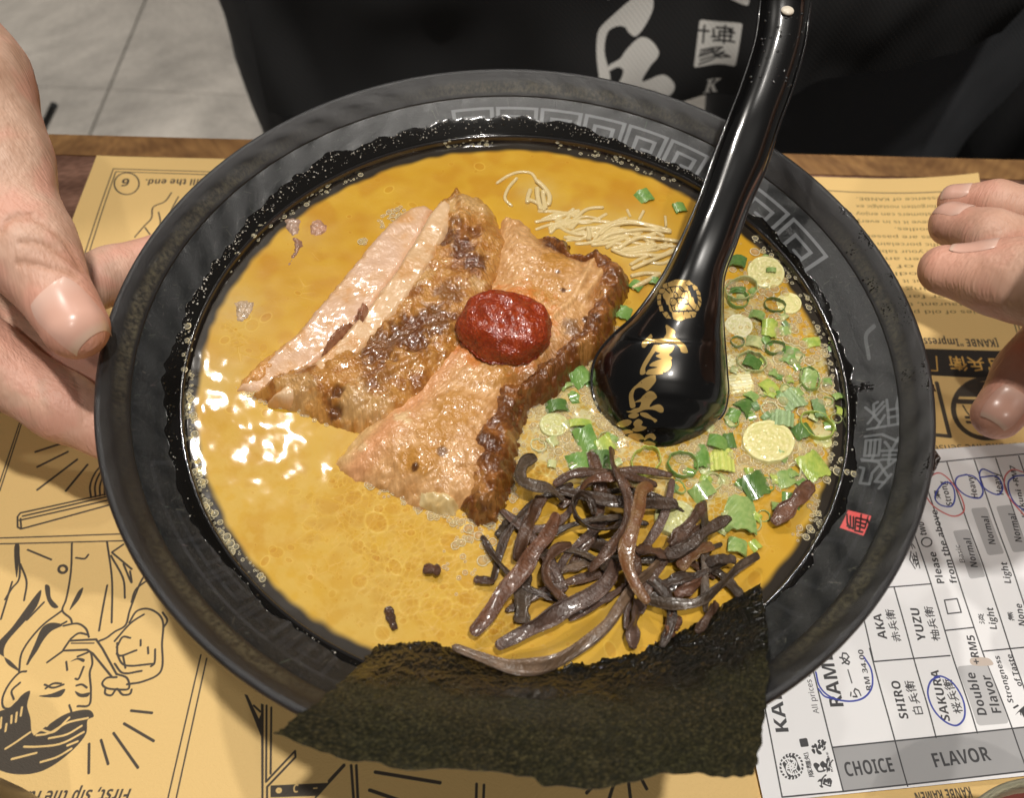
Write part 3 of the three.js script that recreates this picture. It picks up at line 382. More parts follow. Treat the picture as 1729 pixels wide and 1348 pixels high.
  const on = (a, r, h = 0) => polar(a, r, slope(r) + h);
  for (const [x, y, lx, ly, tilt] of [[1425, 366, 26, 20, 0.9], [1452, 420, 30, 22, 1], [1482, 478, 26, 20, 1], [1508, 528, 36, 15, 1.2], [1541, 634, 18, 22, 0.3], [1556, 661, 18, 12, -0.5], [1557, 792, 16, 36, 0.6], [1519, 548, 24, 10, 1.3], [335, 842, 12, 10, 0], [1470, 628, 22, 10, 0.2], [372, 810, 14, 22, 0]]) {
    const c = at(x, y, 0.083), r0 = Math.hypot(c.x, c.z), a0 = Math.atan2(c.z, c.x), k = 1 / 5600;
    const g = grid(50, 50, (u, v) => {
      const X2 = (u - 0.5) * 2, Y2 = (v - 0.5) * 2, d = Math.hypot(X2, Y2) + 0.5 * noise(X2 * 2.3, Y2 * 2.3, x) + 0.22 * noise(X2 * 6, Y2 * 6, x), h = clamp((0.85 - d) / 0.25, 0, 1), dx = (X2 * lx * Math.cos(tilt) - Y2 * ly * Math.sin(tilt)) * k, dz = (X2 * lx * Math.sin(tilt) + Y2 * ly * Math.cos(tilt)) * k, p = V(c.x + dx, 0, c.z + dz), r = Math.hypot(p.x, p.z);
      p.y = (r < BANDR ? slope(r) : r < 0.1182 ? lerp(0.0807, 0.0868, (r - BANDR) / 0.0062) : 0.0868 - (r - 0.1182) * 0.8) - 0.0003 + Math.sqrt(h) * (0.0004 + 0.00025 * Math.max(0, noise(p.x * 1500, p.z * 1500, 2)));
      return p;
    });
    part('oil_splash', g, wet, bowl);
  }
  // beads of oil and broth clinging to the film
  const bead = new THREE.SphereGeometry(1, 10, 7), N = 420, im = new THREE.InstancedMesh(bead, mat({ color: lin(0.02, 0.018, 0.014), roughness: 0.04, clearcoat: 1, clearcoatRoughness: 0.02 }, 'oil bead'), N), M = new THREE.Matrix4();
  for (let i = 0; i < N; i++) { const a = rnd() < 0.72 ? -Math.PI * (0.12 + 1.0 * rnd()) : Math.PI * 2 * rnd(), e = edge(a), r = lerp(0.1012, e - 0.0007, Math.sqrt(rnd())), s = 0.00012 + 0.00026 * Math.pow(rnd(), 2.6), p = on(a, r, 0.00022); M.makeScale(s, s, s).setPosition(p); im.setMatrixAt(i, M); }
  im.name = 'oil_beads'; im.userData.kind = 'stuff'; im.castShadow = true; bowl.add(im);
  const froth = new THREE.InstancedMesh(bead, mat({ color: lin(0.55, 0.53, 0.48), roughness: 0.1, clearcoat: 1 }, 'froth'), 620);
  for (let i = 0; i < 620; i++) { const a = -Math.PI * (rnd() < 0.8 ? 0.28 + 0.72 * rnd() : 2 * rnd()), r = lerp(0.1012, edge(a) - 0.0004, Math.sqrt(rnd())), s = 0.00009 + 0.00022 * Math.pow(rnd(), 3); M.makeScale(s, s, s).setPosition(on(a, r, 0.0002)); froth.setMatrixAt(i, M); }
  froth.name = 'froth_specks'; froth.userData.kind = 'stuff'; bowl.add(froth);
}
// ---------------------------------------------------------------- broth
const foamAt = [[780, 905, 95, 1], [650, 850, 90, 0.75], [560, 900, 110, 0.35], [700, 1010, 110, 0.5], [900, 800, 60, 0.9], [980, 690, 70, 0.8], [930, 750, 70, 1], [1290, 660, 130, 1], [1200, 820, 90, 1], [1280, 540, 90, 0.9], [1060, 800, 80, 0.9], [840, 1060, 80, 0.5], [1180, 960, 90, 0.6], [640, 800, 60, 0.5], [450, 650, 50, 0.4], [400, 560, 60, 0.5], [330, 640, 30, 0.6], [520, 460, 60, 0.2], [760, 850, 70, 0.8]].map(([x, y, r, k]) => { const p = at(x, y, BROTH); return [p.x, p.z, r / 5500, k]; });
const paleAt = [[905, 735, 70, 0.9], [960, 650, 60, 0.8], [1030, 750, 60, 0.7], [1280, 620, 120, 0.5], [400, 520, 55, 0.6], [370, 640, 50, 0.5], [610, 720, 70, 0.35], [1180, 760, 50, 0.6], [860, 960, 60, 0.4], [630, 1040, 60, 0.4], [520, 395, 40, 0.3], [905, 325, 36, 0.8], [1060, 395, 62, 0.75], [970, 375, 50, 0.45], [1100, 450, 40, 0.6]].map(([x, y, r, k]) => { const p = at(x, y, BROTH); return [p.x, p.z, r / 5500, k]; });
const greenAt = [[1330, 640, 120, 1], [1240, 560, 70, 0.9], [1180, 800, 80, 0.8], [1000, 700, 60, 0.6], [1320, 760, 80, 0.6], [940, 740, 70, 0.8], [1040, 790, 60, 0.7], [1380, 700, 60, 0.7]].map(([x, y, r, k]) => { const p = at(x, y, BROTH); return [p.x, p.z, r / 5500, k]; });
const sumG = (L, x, z) => { let s = 0; for (const [a, b, r, k] of L) { const d = ((x - a) ** 2 + (z - b) ** 2) / (r * r); if (d < 6) s += k * Math.exp(-d); } return Math.min(1, s); };
const hash2 = (i, j, k) => { let h = Math.imul(i, 374761393) + Math.imul(j, 668265263) + Math.imul(k, 974711); h = Math.imul(h ^ (h >>> 13), 1274126177); return ((h ^ (h >>> 16)) >>> 0) / 4294967296; };
function cells(x, z, k) {                              // distance to the wall between foam cells, in cells, and the cell's own number
  const ix = Math.floor(x), iz = Math.floor(z); let a = 9, b = 9, id = 0;
  for (let j = -1; j <= 1; j++) for (let i = -1; i <= 1; i++) { const d = Math.hypot(ix + i + hash2(ix + i, iz + j, k) - x, iz + j + hash2(ix + i, iz + j, k + 5) - z); if (d < a) { b = a; a = d; id = hash2(ix + i, iz + j, k + 9); } else if (d < b) b = d; }
  return [b - a, id, a];
}
{
  const R = 0.0996, N = 1500, c1 = new Uint8Array(N * N * 4), c2 = new Uint8Array(N * N * 4), put = (v) => clamp(Math.pow(v, 1 / 2.2), 0, 1) * 255;
  for (let j = 0; j < N; j++) for (let i = 0; i < N; i++) {
    const x = ((i + 0.5) / N * 2 - 1) * R, z = ((j + 0.5) / N * 2 - 1) * R, r = Math.hypot(x, z), o = (j * N + i) * 4; let h = 0.5; c1[o + 3] = c2[o + 3] = 255;
    if (r > R) continue;
    const wx = x + 0.0007 * noise(x * 90, z * 90, 3), wz = z + 0.0007 * noise(x * 90, z * 90, 13), big = fbm(x * 40, z * 40, 5), fine = fbm(x * 180, z * 180, 8), f = clamp(sumG(foamAt, x, z) + 0.25 * big, 0, 1), pale = sumG(paleAt, x, z), gr = sumG(greenAt, x, z);
    let c = mix3([0.53, 0.275, 0.01], [0.62, 0.37, 0.028], clamp(0.5 + big * 0.8 + 0.3 * smoothstep(z, -0.03, 0.06), 0, 1));
    c = mix3(c, [0.48, 0.205, 0.004], 0.45 * smoothstep(fbm(x * 60 + 9, z * 60, 2, 2), 0.0, 0.45) * smoothstep(-z, -0.05, 0.03));
    c = mix3(c, [0.56, 0.42, 0.15], clamp(pale * (0.7 + 0.4 * fine), 0, 0.8));
    c = mix3(c, [0.3, 0.23, 0.02], 0.8 * gr * smoothstep(fine + big, -0.35, 0.3)); c = mix3(c, [0.64, 0.6, 0.34], 0.75 * gr * smoothstep(fbm(x * 130, z * 130, 31) + 0.25 * fine, -0.05, 0.28)); c = mix3(c, [0.64, 0.42, 0.075], 0.55 * smoothstep(z, 0.0, 0.05) * smoothstep(-x, -0.01, 0.04) * smoothstep(fine + 0.5 * big, -0.4, 0.3));
    // scum and fat threads
    const th = 1 - smoothstep(Math.abs(fbm(wx * 110, wz * 160, 21, 3)), 0, 0.07); c = mix3(c, [0.62, 0.39, 0.08], 0.16 * th * smoothstep(big, -0.3, 0.35)); h += 0.03 * th;
    // foam cells: wide thin walled ones, then patches of small ones
    for (const [k, s, wd] of [[1, 170, 0.1], [3, 560, 0.18]]) {
      const patch = noise(x * (k === 3 ? 130 : 70), z * (k === 3 ? 130 : 70), k * 4 + 1), [e, id] = cells(wx * s * (1 - 0.25 * (k < 3)), wz * s * (1 + 0.35 * (k < 3)), k), on = smoothstep(f * 1.2 + 0.5 * patch + (id - 0.5) * (k === 3 ? 0.2 : 0.35), k === 3 ? 0.66 - 0.3 * gr : 0.4, k === 3 ? 0.95 - 0.3 * gr : 0.75);
      if (on <= 0) continue; const w = (1 - smoothstep(e, 0, wd)) * on; c = mix3(c, gr > 0.3 ? [0.62, 0.57, 0.32] : [0.7, 0.44, 0.09], w * (k === 3 ? 0.55 : 0.5)); if (id > 0.55) c = mix3(c, [0.48, 0.24, 0.006], on * 0.35 * smoothstep(e, wd, 0.5)); h += on * (0.3 * w - 0.05 * smoothstep(e, wd, 0.7));
    }
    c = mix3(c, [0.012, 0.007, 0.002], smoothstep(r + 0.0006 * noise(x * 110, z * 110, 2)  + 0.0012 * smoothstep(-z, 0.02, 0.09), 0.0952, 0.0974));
    h += 0.05 * fbm(x * 700, z * 700, 4, 2);
    c1[o] = put(c[0]); c1[o + 1] = put(c[1]); c1[o + 2] = put(c[2]); c2[o] = c2[o + 1] = c2[o + 2] = clamp(h, 0, 1) * 255;
  }
  // round fat droplets: clearer and deeper inside, a thin pale rim
  for (let n = 0; n < 4200; n++) {
    const a = rnd() * 6.28, rad = 0.0945 * Math.sqrt(rnd()), x0 = rad * Math.cos(a), z0 = rad * Math.sin(a), f = sumG(foamAt, x0, z0), r = (0.00035 + 0.0024 * Math.pow(rnd(), 7)) * (0.7 + 0.5 * f); if (rnd() > 0.18 + f) continue;
    const px = ((x0 / R + 1) / 2) * N, pz = ((z0 / R + 1) / 2) * N, pr = (r / R / 2) * N, e = 1 + 0.5 * (rnd() - 0.5), t = rnd() * 3, q = 0.3 + 0.8 * rnd();
    for (let j = Math.floor(pz - pr * 1.4); j <= pz + pr * 1.4; j++) for (let i = Math.floor(px - pr * 1.4); i <= px + pr * 1.4; i++) {
      const dx = i - px, dz = j - pz, ca = Math.cos(t), sa = Math.sin(t), d = Math.hypot((dx * ca + dz * sa) / e, (-dx * sa + dz * ca) * e) / pr, o = (j * N + i) * 4; if (d > 1.25 || o < 0 || o >= c1.length) continue;
      const rim = Math.exp(-(((d - 1) / 0.13) ** 2)), inn = 1 - smoothstep(d, 0.8, 1); for (let k = 0; k < 3; k++) c1[o + k] = clamp(c1[o + k] * (1 - [0.03, 0.07, 0.22][k] * inn * q) + [13, 17, 18][k] * rim * q, 0, 255); for (let k = 0; k < 3; k++) c2[o + k] = clamp(c2[o + k] + 26 * rim, 0, 255);
    }
  }
  const tex = (d, s) => { const t = new THREE.DataTexture(d, N, N, THREE.RGBAFormat); t.magFilter = THREE.LinearFilter; if (s) t.colorSpace = THREE.SRGBColorSpace; t.needsUpdate = true; return t; };
  const g = grid(420, 150, (u, v) => { const a = -u * 2 * Math.PI, r = Math.max(0.0002, R * v), x = r * Math.cos(a), z = r * Math.sin(a), m = smoothstep(r, 0.094, R); return V(x, BROTH + 0.00019 * fbm(x * 66, z * 66, 1, 2) + 0.00001 * noise(x * 330, z * 330, 4) + 0.00015 * m * m, z); }, true), p = g.attributes.position, uv = g.attributes.uv;
  for (let i = 0; i < p.count; i++) uv.setXY(i, (p.getX(i) / R + 1) / 2, (p.getZ(i) / R + 1) / 2);
  const broth = thing('ramen_broth', 'golden orange ramen broth with fat and foam filling the black bowl', 'soup', null, V(0, 0, 0));
  part('broth_surface', g, mat({ map: tex(c1, true), bumpMap: tex(c2), bumpScale: 0.0002, roughness: 0.4, specularIntensity: 0.4, clearcoat: 0.85, clearcoatRoughness: 0.05 }, 'broth'), broth);
  // real bubbles: domes of thin film
const film = mat({ color: lin(0.95, 0.89, 0.68), roughness: 0.08, transmission: 0.8, thickness: 0, ior: 1.33 }, 'bubble film'), list = [];
  const swarm = (pts, n, spread, r0, r1) => { const c = pts.length > 1 ? spl(pts.map(([x, y]) => at(x, y, BROTH))) : null; for (let i = 0; i < n; i++) { const q = c ? c.getPoint(rnd()) : at(pts[0][0], pts[0][1], BROTH), a = rnd() * 6.28, d = spread / 5500 * Math.sqrt(rnd()); list.push([q.x + d * Math.cos(a), q.z + d * Math.sin(a), lerp(r0, r1, Math.pow(rnd(), 3)) / 5500]); } };
  swarm([[1010, 585], [993, 640], [1004, 690], [1040, 735]], 130, 12, 2, 7); swarm([[1150, 765], [1195, 745], [1232, 690]], 90, 11, 2, 6); swarm([[645, 378], [680, 352]], 40, 14, 2, 6); swarm([[608, 410], [612, 408]], 9, 7, 3, 9);
  swarm([[1260, 450], [1300, 530], [1360, 600], [1320, 660], [1260, 620]], 420, 60, 1.5, 10); swarm([[1180, 800], [1300, 780], [1390, 790]], 300, 44, 1.5, 8); swarm([[1240, 560], [1250, 640], [1260, 720]], 160, 30, 1.5, 6); swarm([[930, 700], [960, 760], [1040, 790]], 260, 45, 1.5, 7); swarm([[860, 880], [800, 900], [780, 960]], 90, 45, 2, 8); swarm([[1370, 830], [1380, 880], [1345, 905]], 40, 12, 2, 6);
  swarm([[324, 560], [320, 660], [332, 780], [364, 880], [442, 985]], 170, 7, 1.2, 6); swarm([[380, 470], [440, 400], [520, 340], [640, 280]], 70, 8, 1.2, 5); swarm([[750, 248], [830, 242]], 50, 7, 1.2, 5); swarm([[940, 247], [1040, 270], [1150, 312]], 60, 8, 1.2, 5); swarm([[1270, 400], [1345, 480], [1390, 580], [1405, 680], [1400, 780]], 120, 8, 1.2, 6); swarm([[1250, 440], [1310, 560], [1350, 660], [1300, 720], [1240, 660], [1270, 560]], 380, 62, 0.8, 5); swarm([[1160, 790], [1260, 800], [1380, 770]], 220, 40, 0.8, 5); swarm([[920, 690], [950, 750], [1060, 790]], 240, 48, 0.8, 5); swarm([[1005, 580], [990, 640], [1000, 690], [1040, 738], [1150, 768], [1200, 745], [1236, 690]], 300, 12, 0.8, 4); swarm([[400, 655], [470, 682], [560, 712], [620, 715]], 90, 9, 1, 5); swarm([[880, 700], [872, 770], [860, 850]], 90, 12, 1, 5); swarm([[1040, 560], [1000, 610], [950, 655], [900, 690]], 120, 14, 1, 6); swarm([[590, 790], [660, 835], [740, 870], [800, 880]], 80, 10, 2, 6); swarm([[420, 645], [500, 690], [560, 705]], 40, 8, 2, 5);
  const im = new THREE.InstancedMesh(new THREE.SphereGeometry(1, 14, 10), film, list.length), rims = new THREE.InstancedMesh(new THREE.TorusGeometry(1, 0.13, 5, 16).rotateX(Math.PI / 2), mat({ color: lin(0.74, 0.66, 0.44), roughness: 0.25 }, 'foam'), list.length), M = new THREE.Matrix4();
  list.forEach(([x, z, r], i) => { const rim = Math.hypot(x, z) > 0.0985, y = rim ? slope(Math.hypot(x, z)) : BROTH; M.makeScale(r, r * 0.9, r).setPosition(x, y + r * 0.1, z); im.setMatrixAt(i, M); M.makeScale(r, r, r).setPosition(x, y + 0.00012 + r * 0.08, z); rims.setMatrixAt(i, M); });
  for (const [q, n] of [[im, 'bubbles'], [rims, 'bubble_rims']]) { q.name = n; q.userData.kind = 'stuff'; q.castShadow = true; broth.add(q); }
}
// ---------------------------------------------------------------- nori sheet over the near rim
{
  const rows = [
    [[640, 1082, 0.068], [720, 1078, 0.0685], [860, 1105, 0.0685], [1040, 1098, 0.0685], [1180, 1040, 0.0685], [1286, 985, 0.072]],
    [[612, 1118, 0.0735], [715, 1104, 0.0722], [860, 1138, 0.0712], [1030, 1130, 0.0712], [1175, 1088, 0.073], [1292, 1045, 0.0775]],
    [[570, 1158, 0.083], [700, 1160, 0.0805], [855, 1178, 0.0795], [1025, 1180, 0.0795], [1170, 1158, 0.081], [1297, 1130, 0.0855]],
    [[518, 1200, 0.0895], [690, 1215, 0.0885], [850, 1228, 0.0882], [1022, 1236, 0.0885], [1165, 1225, 0.0885], [1292, 1205, 0.0895]],
    [[462, 1244, 0.092], [640, 1293, 0.0905], [852, 1306, 0.0915], [955, 1332, 0.092], [1130, 1312, 0.0925], [1274, 1312, 0.0905]]].map((r) => r.map(([x, y, h]) => at(x, y, h)));
  const cols = rows[0].map((_, k) => spl(rows.map((r) => r[k])));
  const point = (u, v) => { const c = spl(cols.map((k) => k.getPoint(v))); return c.getPoint(u); };
  const nu = 400, nv = 260, base = [];
  for (let j = 0; j <= nv; j++) { const c = spl(cols.map((k) => k.getPoint(j / nv))); for (let i = 0; i <= nu; i++) base.push(c.getPoint(i / nu)); }
  const top = (u, v, up) => {
    const i = Math.round(u * nu), j = Math.round(v * nv), p = base[j * (nu + 1) + i].clone(), e = 0.0006, x = p.x, z = p.z, rag = (a) => e * (noise(a * 9, 3, 1) + 0.5 * noise(a * 24, 5, 2));
    if (v > 0.9) p.z += rag(u) * (v - 0.9) * 10; if (u < 0.06) p.x += rag(v) * (0.06 - u) * 16; if (u > 0.96) p.x += rag(v + 4) * (u - 0.96) * 25;
    const k = 1 + 0.7 * (1 - smoothstep(v, 0.3, 0.5)); p.y += 0.00055 * fbm(x * 130, z * 130, 4) + k * (0.00014 * noise(x * 700, z * 420, 2) + 0.00011 * noise(x * 1300, z * 900, 6)) + (up ? 0.00022 : -0.00022); return p;
  };
  const wet = (v, u) => 1 - smoothstep(v + 0.05 * noise(u * 9, v * 9, 3) - 0.06 * Math.sin(u * 3.1), 0.36, 0.52);
  const paint = (u, v) => { const p = base[Math.round(v * nv) * (nu + 1) + Math.round(u * nu)], n = 0.5 + 0.6 * fbm(p.x * 700, p.z * 1100, 7, 2), s = clamp(n + 0.35 * noise(p.x * 1300, p.z * 2200, 3), 0, 1), br = 0.5 + 0.5 * fbm(p.x * 40, p.z * 40, 12), dry = mix3([0.02, 0.02, 0.009], mix3([0.15, 0.145, 0.055], [0.19, 0.135, 0.055], br), s * s * s), w = wet(v, u); return mix3(dry, [0.005, 0.0055, 0.004], w * 0.92); };
  const g = grid(nu, nv, (u, v) => top(u, v, true)), c = []; for (let j = 0; j <= nv; j++) for (let i = 0; i <= nu; i++) c.push(...paint(i / nu, j / nv));
  g.setAttribute('color', new THREE.Float32BufferAttribute(c, 3));
  const b = grid(nu, nv, (u, v) => top(1 - u, v, false)), cb = []; for (let j = 0; j <= nv; j++) for (let i = 0; i <= nu; i++) cb.push(...paint(1 - i / nu, j / nv)); b.setAttribute('color', new THREE.Float32BufferAttribute(cb, 3));
  // closed edges between the two faces
  const rimOf = (f) => { const e = grid(400, 1, (s, t) => f(s, t > 0.5)); const q = []; for (let i = 0; i < e.attributes.position.count; i++) q.push(0.03, 0.028, 0.014); e.setAttribute('color', new THREE.Float32BufferAttribute(q, 3)); return e; };
  const edges = [rimOf((s, t) => top(s, 1, !t)), rimOf((s, t) => top(0, s, !t)), rimOf((s, t) => top(1, s, t))];
  const rough = dataTex(256, 256, (u, v) => { const w = wet(v, u), n = lerp(0.46, 0.16, w) + 0.1 * noise(u * 60, v * 40, 2); return [n, n, n]; });
  const coat = dataTex(128, 128, (u, v) => { const w = wet(v, u); return [w * 0.9, w, w]; }); coat.wrapS = coat.wrapT = THREE.ClampToEdgeWrapping;
  rough.wrapS = rough.wrapT = THREE.ClampToEdgeWrapping;
  const sheet = thing('nori_sheet', 'dark green sheet of dried seaweed, wet at the top, over the near rim', 'seaweed');
  part('sheet', mergeGeometries([g, b, ...edges]), mat({ vertexColors: true, roughness: 1, roughnessMap: rough, clearcoat: 1, clearcoatMap: coat, clearcoatRoughness: 0.12, bumpMap: rep(grainTex, 8, 5), bumpScale: 0.0008 }, 'nori'), sheet);
}
// ---------------------------------------------------------------- spoon
{
  const S = [[1296, -60, 1376, -45, 0.123, 0.004], [1284, 0, 1367, 12, 0.1215, 0.005], [1276, 64, 1358, 78, 0.118, 0.0055], [1253, 140, 1337, 152, 0.1135, 0.006], [1230, 201, 1314, 214, 0.11, 0.0062], [1202, 275, 1290, 288, 0.105, 0.0064], [1178, 343, 1262, 352, 0.101, 0.0068], [1147, 412, 1240, 415, 0.0965, 0.0076], [1117, 470, 1221, 470, 0.0915, 0.009], [1072, 533, 1219, 528, 0.086, 0.0112], [1033, 569, 1222, 577, 0.0805, 0.0132], [1007, 603, 1226, 627, 0.076, 0.0142], [999, 642, 1228, 662, 0.0725, 0.0142], [1005, 677, 1222, 694, 0.0702, 0.013], [1021, 708, 1206, 717, 0.069, 0.0106], [1045, 735, 1182, 739, 0.0682, 0.0072], [1074, 752, 1150, 754, 0.0678, 0.0036], [1104, 764, 1116, 764, 0.0672, 0.0008]];
  const L = spl(S.map((s) => at(s[0], s[1], s[4]))), Rr = spl(S.map((s) => at(s[2], s[3], s[4]))), C = spl(S.map((s, i) => V(i, s[5], 0)));
  const edgeAt = (v) => { const k = v * (S.length - 1); return [L.getPoint(v), Rr.getPoint(v), C.getPoint(v).y, k]; };
  const outN = (a, b, v) => { const f = edgeAt(Math.min(1, v + 0.01)), g = edgeAt(Math.max(0, v - 0.01)), t = f[0].clone().add(f[1]).sub(g[0]).sub(g[1]).normalize(); const n = b.clone().sub(a).cross(t).normalize(); return n.y < 0 ? n.negate() : n; };
  const face = (u, v, k = 1) => { const [a, b, c] = edgeAt(v), s = (1 - Math.cos(u * Math.PI)) / 2, p = a.clone().lerp(b, s), x = Math.abs(2 * s - 1), e = 2.7 - 0.4 * smoothstep(v, 0.5, 0.8); return p.addScaledVector(outN(a, b, v), c * k * Math.pow(Math.max(0, 1 - Math.pow(x, e)), 1 / 1.7)); };
  const spoon = thing('soup_spoon', 'glossy black soup spoon with gold crest and gold brush signs, leaning across the bowl', 'spoon');
  const gloss = { roughness: 0.24, clearcoat: 0.8, clearcoatRoughness: 0.05 };
  // print: find the place on the face that the measured picture point falls on
  const tab = []; for (let j = 40; j <= 120; j++) for (let i = 0; i <= 60; i++) { const q = project(face(i / 60, j / 120)); tab.push([q[0], q[1], i / 60, j / 120]); }
  const where = (x, y) => { let w = 0, su = 0, sv = 0; for (const t of tab) { const d = (t[0] - x) ** 2 + (t[1] - y) ** 2; if (d < 120) { const k = 1 / (d * d + 4); w += k; su += k * t[2]; sv += k * t[3]; } } if (!w) { let m = 1e9, b = tab[0]; for (const t of tab) { const d = (t[0] - x) ** 2 + (t[1] - y) ** 2; if (d < m) { m = d; b = t; } } return [b[2], b[3]]; } return [su / w, sv / w]; };
  const p = new Print(900, 2000, (x, y) => { const [u, v] = where(x, y); return [u * 900, v * 2000]; }, '#060607'), gold = '#c9a765', dark = '#060607';
  crest(p, [1147, 507], 37, 36, gold, dark, 3);
  p.from(860, 500, 4.213); brush(p, '官', [955, 205], [335, 20], [-42, 352], gold); brush(p, '兵', [858, 575], [258, -2], [-18, 232], gold); brush(p, '衛', [742, 852], [312, 44], [-22, 232], gold);
  for (let i = 0; i < 500; i++) { p.x.fillStyle = `rgba(255,240,190,${0.15 * rnd()})`; }
  const g = grid(72, 260, (u, v) => face(u, v)), q = g.attributes.uv; for (let i = 0; i < q.count; i++) q.setY(i, 1 - q.getY(i));
  const metal = new Print(900, 2000, p.to, '#000000'); crest(metal, [1147, 507], 37, 36, '#0000ff', '#000000', 3); metal.from(860, 500, 4.213); brush(metal, '官', [955, 205], [335, 20], [-42, 352], '#0000ff'); brush(metal, '兵', [858, 575], [258, -2], [-18, 232], '#0000ff'); brush(metal, '衛', [742, 852], [312, 44], [-22, 232], '#0000ff');
  const mt = new THREE.CanvasTexture(metal.c); mt.magFilter = THREE.LinearFilter;
  part('spoon_back', g, mat({ map: p.texture(), metalnessMap: mt, metalness: 0.55, ...gloss }, 'black lacquer with gold'), spoon);
  part('spoon_hollow', grid(40, 200, (u, v) => { const [a, b] = edgeAt(v), s = u, q2 = a.clone().lerp(b, 1 - s); return q2.addScaledVector(outN(a, b, v), face(0.5, v).distanceTo(a.clone().lerp(b, 0.5)) * 0.55 * (1 - Math.pow(Math.abs(2 * s - 1), 3)) - 0.0004); }), mat({ color: lin(0.008, 0.008, 0.009), ...gloss }, 'black lacquer'), spoon);
  const lip = (A) => { const c = []; for (let i = 0; i <= 120; i++) c.push(edgeAt(i / 120)[A]); return new THREE.TubeGeometry(spl(c), 240, 0.0006, 8); };
  part('spoon_lip', mergeGeometries([lip(0), lip(1)]), mat({ color: lin(0.008, 0.008, 0.009), ...gloss }, 'black lacquer'), spoon);
  const hp = (() => { let m = 1e9, b; for (let j = 0; j < 60; j++) for (let i = 0; i <= 60; i++) { const f = face(i / 60, j / 300), t = project(f), d = (t[0] - 1328) ** 2 + (t[1] - 20) ** 2; if (d < m) { m = d; b = f; } } return b; })();
  part('hang_hole', new THREE.SphereGeometry(0.0021, 20, 14).scale(1, 0.5, 1).translate(hp.x, hp.y + 0.0002, hp.z), mat({ color: lin(0.75, 0.68, 0.56), roughness: 0.3 }, 'pale hole'), spoon).userData.label = 'small pale round hang hole at the handle end';
  const drop = new THREE.SphereGeometry(1, 10, 8), im = new THREE.InstancedMesh(drop, mat({ color: lin(0.01, 0.01, 0.011), ...gloss }, 'drop'), 90), M = new THREE.Matrix4();
  for (let i = 0; i < 90; i++) { const v = i < 60 ? rr(0.085, 0.19) : rr(0.5, 0.85), f = face(rr(0.2, 0.85), v), r = rr(0.0001, i < 60 ? 0.00055 : 0.0002); M.makeScale(r, r * 0.7, r).setPosition(f); im.setMatrixAt(i, M); }
  im.name = 'water_drops'; im.userData.kind = 'stuff'; spoon.add(im);
}
// ---------------------------------------------------------------- pork
const lean = mat({ vertexColors: true, roughness: 0.32, clearcoat: 0.5, clearcoatRoughness: 0.14, bumpMap: rep(grainTex, 13), bumpScale: 0.0004 }, 'pork meat');
const crustM = mat({ vertexColors: true, roughness: 0.28, clearcoat: 0.65, clearcoatRoughness: 0.1, bumpMap: rep(grainTex, 12), bumpScale: 0.0006 }, 'seared crust');
const fatM = mat({ vertexColors: true, roughness: 0.3, clearcoat: 0.8, clearcoatRoughness: 0.1, bumpMap: rep(grainTex, 12), bumpScale: 0.00016 }, 'pork fat');
const blot = (L, x, z, k = 1) => { let s = 0; for (const [a, b, r, w] of L) { const d = Math.hypot(x - a, z - b) / r + 0.55 * fbm(x * 260, z * 260, 6); s = Math.max(s, w * (1 - smoothstep(d, 0.55, 1.1))); } return clamp(s * k, 0, 1); };
const spots = (L, h) => L.map(([x, y, r, w = 1]) => { const p = at(x, y, h); return [p.x, p.z, r / 5800, w]; });
